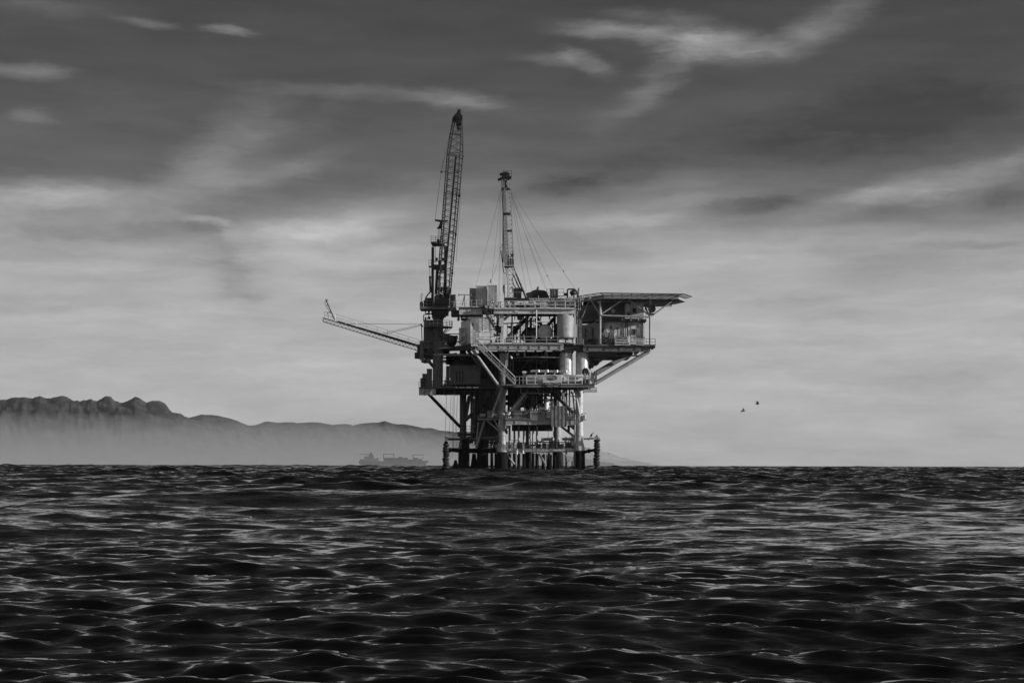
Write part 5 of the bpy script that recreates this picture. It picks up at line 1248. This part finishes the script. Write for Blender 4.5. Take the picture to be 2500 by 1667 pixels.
mb = MB(); [mb.tube(P(x, 785, 3.3), P(x, y, 3.3), .06) for x, y in ((1527.5, 825), (1532, 822), (1470, 840), (1475, 830), (1567, 828), (1569, 838))]; mb.tube(P(1511, 797, 3.3), P(1527, 797, 3.3), .03); mb.tube(P(1512, 816, 3.3), P(1526, 816, 3.3), .03); mb.pbox(1505, 1508.5, 799, 803, 3.2, 3.5); mb.pbox(1516, 1519, 790, 793, 3.3, 3.5); mb.pbox(1536, 1538.5, 790, 792.5, 3.3, 3.5); mb.build('downpipe', MT['dark'], QB)
mb = MB(); [mb.pbox(x, x + .5, 785, 841, 3.44, 3.5) for x in (1472, 1481, 1499, 1510, 1534, 1541, 1561, 1566, 1570)]; mb.build('panel_seam', MT['light'], QB)
mb = MB(); mb.path([P(1489, 820, 3.2), P(1489, 811, 3.2), P(1495, 808, 3.2)], .08); mb.pbox(1469, 1474, 800, 812, 3.2, 3.5); mb.pbox(1453, 1460, 800, 822, 6, 7); mb.pbox(1545, 1553, 752, 764, 3.6, 3.8); mb.pbox(1532, 1537, 762, 769, 3.3, 3.5); mb.build('fitting', MT['dark'], QB)
clutter(1470, 1502, 818, 841, 1.2, 3.2, 18, 101, None, .08, .45).build('stored_gear', MT['dark'], QB)
mb = MB(); mb.pbox(1418, 1441, 793, 838, 13, 16); mb.pbox(1428, 1442, 806, 836, 12.6, 13); mb.build('door', MT['dark'], QB)
part(clutter(1421, 1462, 800, 841, 4, 10, 30, 102, None, .12, .35), 'process_equipment', 'dull')
# danger signs on the rail
S = empty('danger_sign', P(1520, 843, .2), 'large pale warning sign reading DANGER on the rail of the quarters deck', 'sign')
one('prism', [P(1501, 823, -.25), P(1539, 821, -.25), P(1539, 842, -.25), P(1501, 842.6, -.25)], (0, .06, 0)).build('board', MT['white'], S)
text('DANGER', P(1518, 828.3, -.28), .62, MT['letter'], S, width=M(30)); text('POISONOUS GAS', P(1518.5, 834.2, -.28), .42, MT['letter'], S, width=M(30)); text('HYDROGEN SULFIDE', P(1519, 840.6, -.28), .42, MT['letter'], S, width=M(34))
S = empty('warning_board', P(1563, 843, .2), 'smaller grey board of faint lettering right of the danger sign', 'sign')
one('pbox', 1552, 1573, 825.5, 842.3, -.2, -.12).build('board', MT['light'], S)
mb = MB(); g2 = random.Random(2)
for y in (827.5, 834, 838):
    x = 1554
    while x < 1570: w_ = g2.uniform(1, 3); mb.pbox(x, min(x + w_, 1571), y, y + 2, -.23, -.2); x += w_ + .7
mb.build('lettering', MT['dull'], S)
mb = MB(); mb.pbox(1539, 1552, 822.5, 824, .1, .6); mb.pbox(1555, 1575, 823, 824.5, .1, .6); mb.torus(P(1564, 822, .3), .25, .04, V3((0, 1, 0)), 12, 5); part(mb, 'cable_bar', 'black')

# ---- helicopter deck
HD = empty('helicopter_deck', P(1555, 735, 10), 'flat octagonal helicopter deck with a netting rim above the quarters', 'helideck')
hz_ = P(1560, 721.5, 1).z
def hp(px, py_unused, d, z): q = P(px, 720, d); return V3((q.x, q.y, z))
oc = [hp(1474, 0, 0, hz_), hp(1655, 0, 0, hz_), hp(1672, 0, 5, hz_), hp(1648, 0, 9, hz_), hp(1584, 0, 14, hz_), hp(1474, 0, 15, hz_), hp(1424, 0, 11, hz_), hp(1426, 0, 5, hz_)]
mb = MB(); mb.prism(oc, (0, 0, -.22)); mb.build('deck_plate', MT['dull'], HD)
mb = MB(); n = len(oc); [mb.bar(oc[k] - V3((0, 0, .22 + .22)), oc[(k + 1) % n] - V3((0, 0, .44)), .18, .44) for k in range(n)]
for k in range(10):
    x = oc[0].x + (oc[1].x - oc[0].x) * (k + .5) / 10; mb.bar(V3((x, D0 + .3, hz_ - .4)), V3((x, D0 + 13, hz_ - .4)), .12, .36)
for d in (4, 8, 11): mb.bar(V3((P(1435, 720, d).x, D0 + d, hz_ - .65)), V3((P(1640, 720, d).x, D0 + d, hz_ - .65)), .16, .5)
mb.build('deck_beam', MT['mid'], HD)
cen = sum(oc, V3()) / n; mb = MB()
outr = [p + (p - cen).normalized() * 1.15 + V3((0, 0, .22)) for p in oc]
outr[1] = outr[1] + V3((.2, -.1, -.15))
for k in range(n):
    a, b, c_, d_ = oc[k] - V3((0, 0, .1)), oc[(k + 1) % n] - V3((0, 0, .1)), outr[k], outr[(k + 1) % n]
    mb.tube(c_, d_, .06, None, 5)
    m_ = max(3, int((a - b).length / 1.5))
    for j in range(m_ + 1): mb.tube(a.lerp(b, j / m_), c_.lerp(d_, j / m_), .05, None, 5)
    for q in (.2, .4, .6, .8): mb.tube(a.lerp(c_, q), b.lerp(d_, q), .022, None, 4)
mb.build('net_frame', MT['black'], HD)
SUP = [((1465, 735), (1465, 842), 1.0, .2, 'mid'), ((1587, 731), (1587, 858), 1.0, .18, 'mid'), ((1466, 770), (1585, 774), .9, .15, 'mid'), ((1467, 767), (1525, 729), 1, .13, 'mid'), ((1533, 730), (1584, 769), 1, .13, 'mid'), ((1440, 731), (1463, 765), 1.3, .12, 'mid'), ((1439, 731), (1420, 776), 1.3, .12, 'dull'), ((1588, 773), (1643, 733), 1, .12, 'mid'), ((1574, 752), (1584, 766), 6, .12, 'dull'), ((1574, 745), (1585, 772), 10, .12, 'dull')]
for a, b, d, r, m_ in SUP: one('tube', P(*a, d), P(*b, d), r, None, 10).build('support_strut', MT[m_], HD)
mb = MB(); mb.lathe(P(1465, 768, .9), [(.28, 0), (.28, .8)], 12); mb.lathe(P(1440, 730, 1.2), [(.05, 0), (.3, .05), (.3, .2), (.05, .25)], 14, V3((0, -1, 0))); mb.lathe(P(1462.5, 738, .9), [(.05, 0), (.24, .05), (.24, .15), (.05, .2)], 14, V3((0, -1, 0))); mb.lathe(P(1496.5, 759.5, 2.2), [(.05, 0), (.36, .05), (.36, .15), (.05, .2)], 18, V3((0, -1, 0))); mb.build('joint_plate', MT['mid'], HD)
V = empty('round_dish', P(1591.5, 764, .6), 'black round dish fixed to the corner post under the helicopter deck', 'dish')
mb = MB(); mb.lathe(P(1591.5, 754, .5), [(.3, .35), (M(9.4), .3), (M(9.6), .1), (M(8.6), -.05), (.3, 0)], 30, V3((0, 1, 0))); mb.build('dish', MT['black'], V)
mb = MB(); mb.tube(P(1589, 766, .8), P(1598, 767, .8), .12); mb.tube(P(1577, 752, 1), P(1585, 748, 1), .08); mb.build('bracket', MT['dark'], V)

# ---- cargo ship far off
YS = 2500
def S_(px, py, d=0): return at(px, py, YS + d)
SH = empty('cargo_ship', S_(962, 1135), 'hazy grey cargo ship on the horizon between the hills and the platform', 'ship')
def spoly(pts, d0, d1, name, mat='ship'):
    mb = MB(); mb.prism([S_(x, y, d0) for x, y in pts], (0, d1 - d0, 0)); return mb.build(name, MT[mat], SH)
spoly([(877, 1125), (925, 1125), (937, 1125.5), (1035, 1124.5), (1047, 1124.5), (1041, 1131), (1038, 1137), (885, 1137), (877, 1131)], -7, 7, 'hull')
spoly([(879, 1121), (890, 1121), (890, 1125), (879, 1125)], -6, 6, 'deck_house')
spoly([(890, 1114), (901, 1113.5), (901, 1110), (911, 1109), (915, 1125), (890, 1125)], -6, 6, 'superstructure', 'shipmid')
spoly([(904, 1104.5), (908, 1104.5), (909, 1110), (904, 1110)], -2, 2, 'funnel')
spoly([(915, 1119), (924, 1117.5), (923, 1125.5), (914, 1125)], -6, 6, 'bridge', 'shipmid')
spoly([(911.5, 1110), (914.5, 1110), (914, 1119), (912.5, 1119)], -2, 2, 'smoke_stack', 'shiplight')
spoly([(877, 1108.3), (903, 1108.5), (903, 1110), (877, 1109.2)], -1, 1, 'crane_jib')
for x0_, x1_, y0_ in ((938, 961, 1117), (962, 973, 1117.5), (974, 983, 1115), (984, 995.5, 1117), (997, 1007, 1121.5), (1009, 1020, 1117), (1022, 1030, 1119.5)):
    spoly([(x0_, y0_), (x1_, y0_), (x1_, 1125), (x0_, 1125)], -6, 6, 'container_stack')
for x0_, x1_, y0_ in ((936.5, 963, 1107.5), (1008, 1034, 1109.5)):
    mb = MB()
    for d in (-7, 7):
        mb.bar(S_(x0_ + 1, y0_, d), S_(x0_ + 1, 1125, d), 1.0); mb.bar(S_(x1_ - 1, y0_, d), S_(x1_ - 1, 1125, d), .9 if x0_ < 1000 else .5); mb.bar(S_(x0_, y0_ + .6, d), S_(x1_, y0_ + .6, d), .8)
    mb.bar(S_(x0_ + 1, y0_, -7), S_(x0_ + 1, y0_, 7), .8); mb.bar(S_(x1_ - 1, y0_, -7), S_(x1_ - 1, y0_, 7), .8)
    mb.build('gantry_crane', MT['ship'], SH)

# two gulls flying low over the sea to the right
for px, py, bank, lab in ((1815, 1003, .25, 'lower left of the two small dark birds flying over the sea right of the platform'), (1850, 985, -.2, 'upper right of the two small dark birds flying over the sea right of the platform')):
    c = at(px, py, 300); mb = MB()
    mb.lathe(c - V3((.28, 0, 0)), [(.01, 0), (.06, .1), (.09, .25), (.06, .42), (.045, .5), (.01, .58)], 10, V3((1, .3, 0)))
    for s_ in (-1, 1):
        w0, w1, w2 = c, c + V3((.06 * s_, .34 * s_, .16 + bank * s_ * .3)), c + V3((.22 * s_ - .1, .62 * s_, .06 + bank * s_))
        for a_, b_, c0, c1 in ((w0, w1, .24, .2), (w1, w2, .2, .05)):
            mb.hexa([a_ + V3((-c0 / 2, 0, -.015)), a_ + V3((c0 / 2, 0, -.015)), b_ + V3((c1 / 2, 0, -.01)), b_ + V3((-c1 / 2, 0, -.01)), a_ + V3((-c0 / 2, 0, .015)), a_ + V3((c0 / 2, 0, .015)), b_ + V3((c1 / 2, 0, .01)), b_ + V3((-c1 / 2, 0, .01))])
    mb.v = [tuple(c + (Vector(p) - c) * 1.6) for p in mb.v]
    mb.build('sea_bird', MT['dull'], None, lab, 'bird')
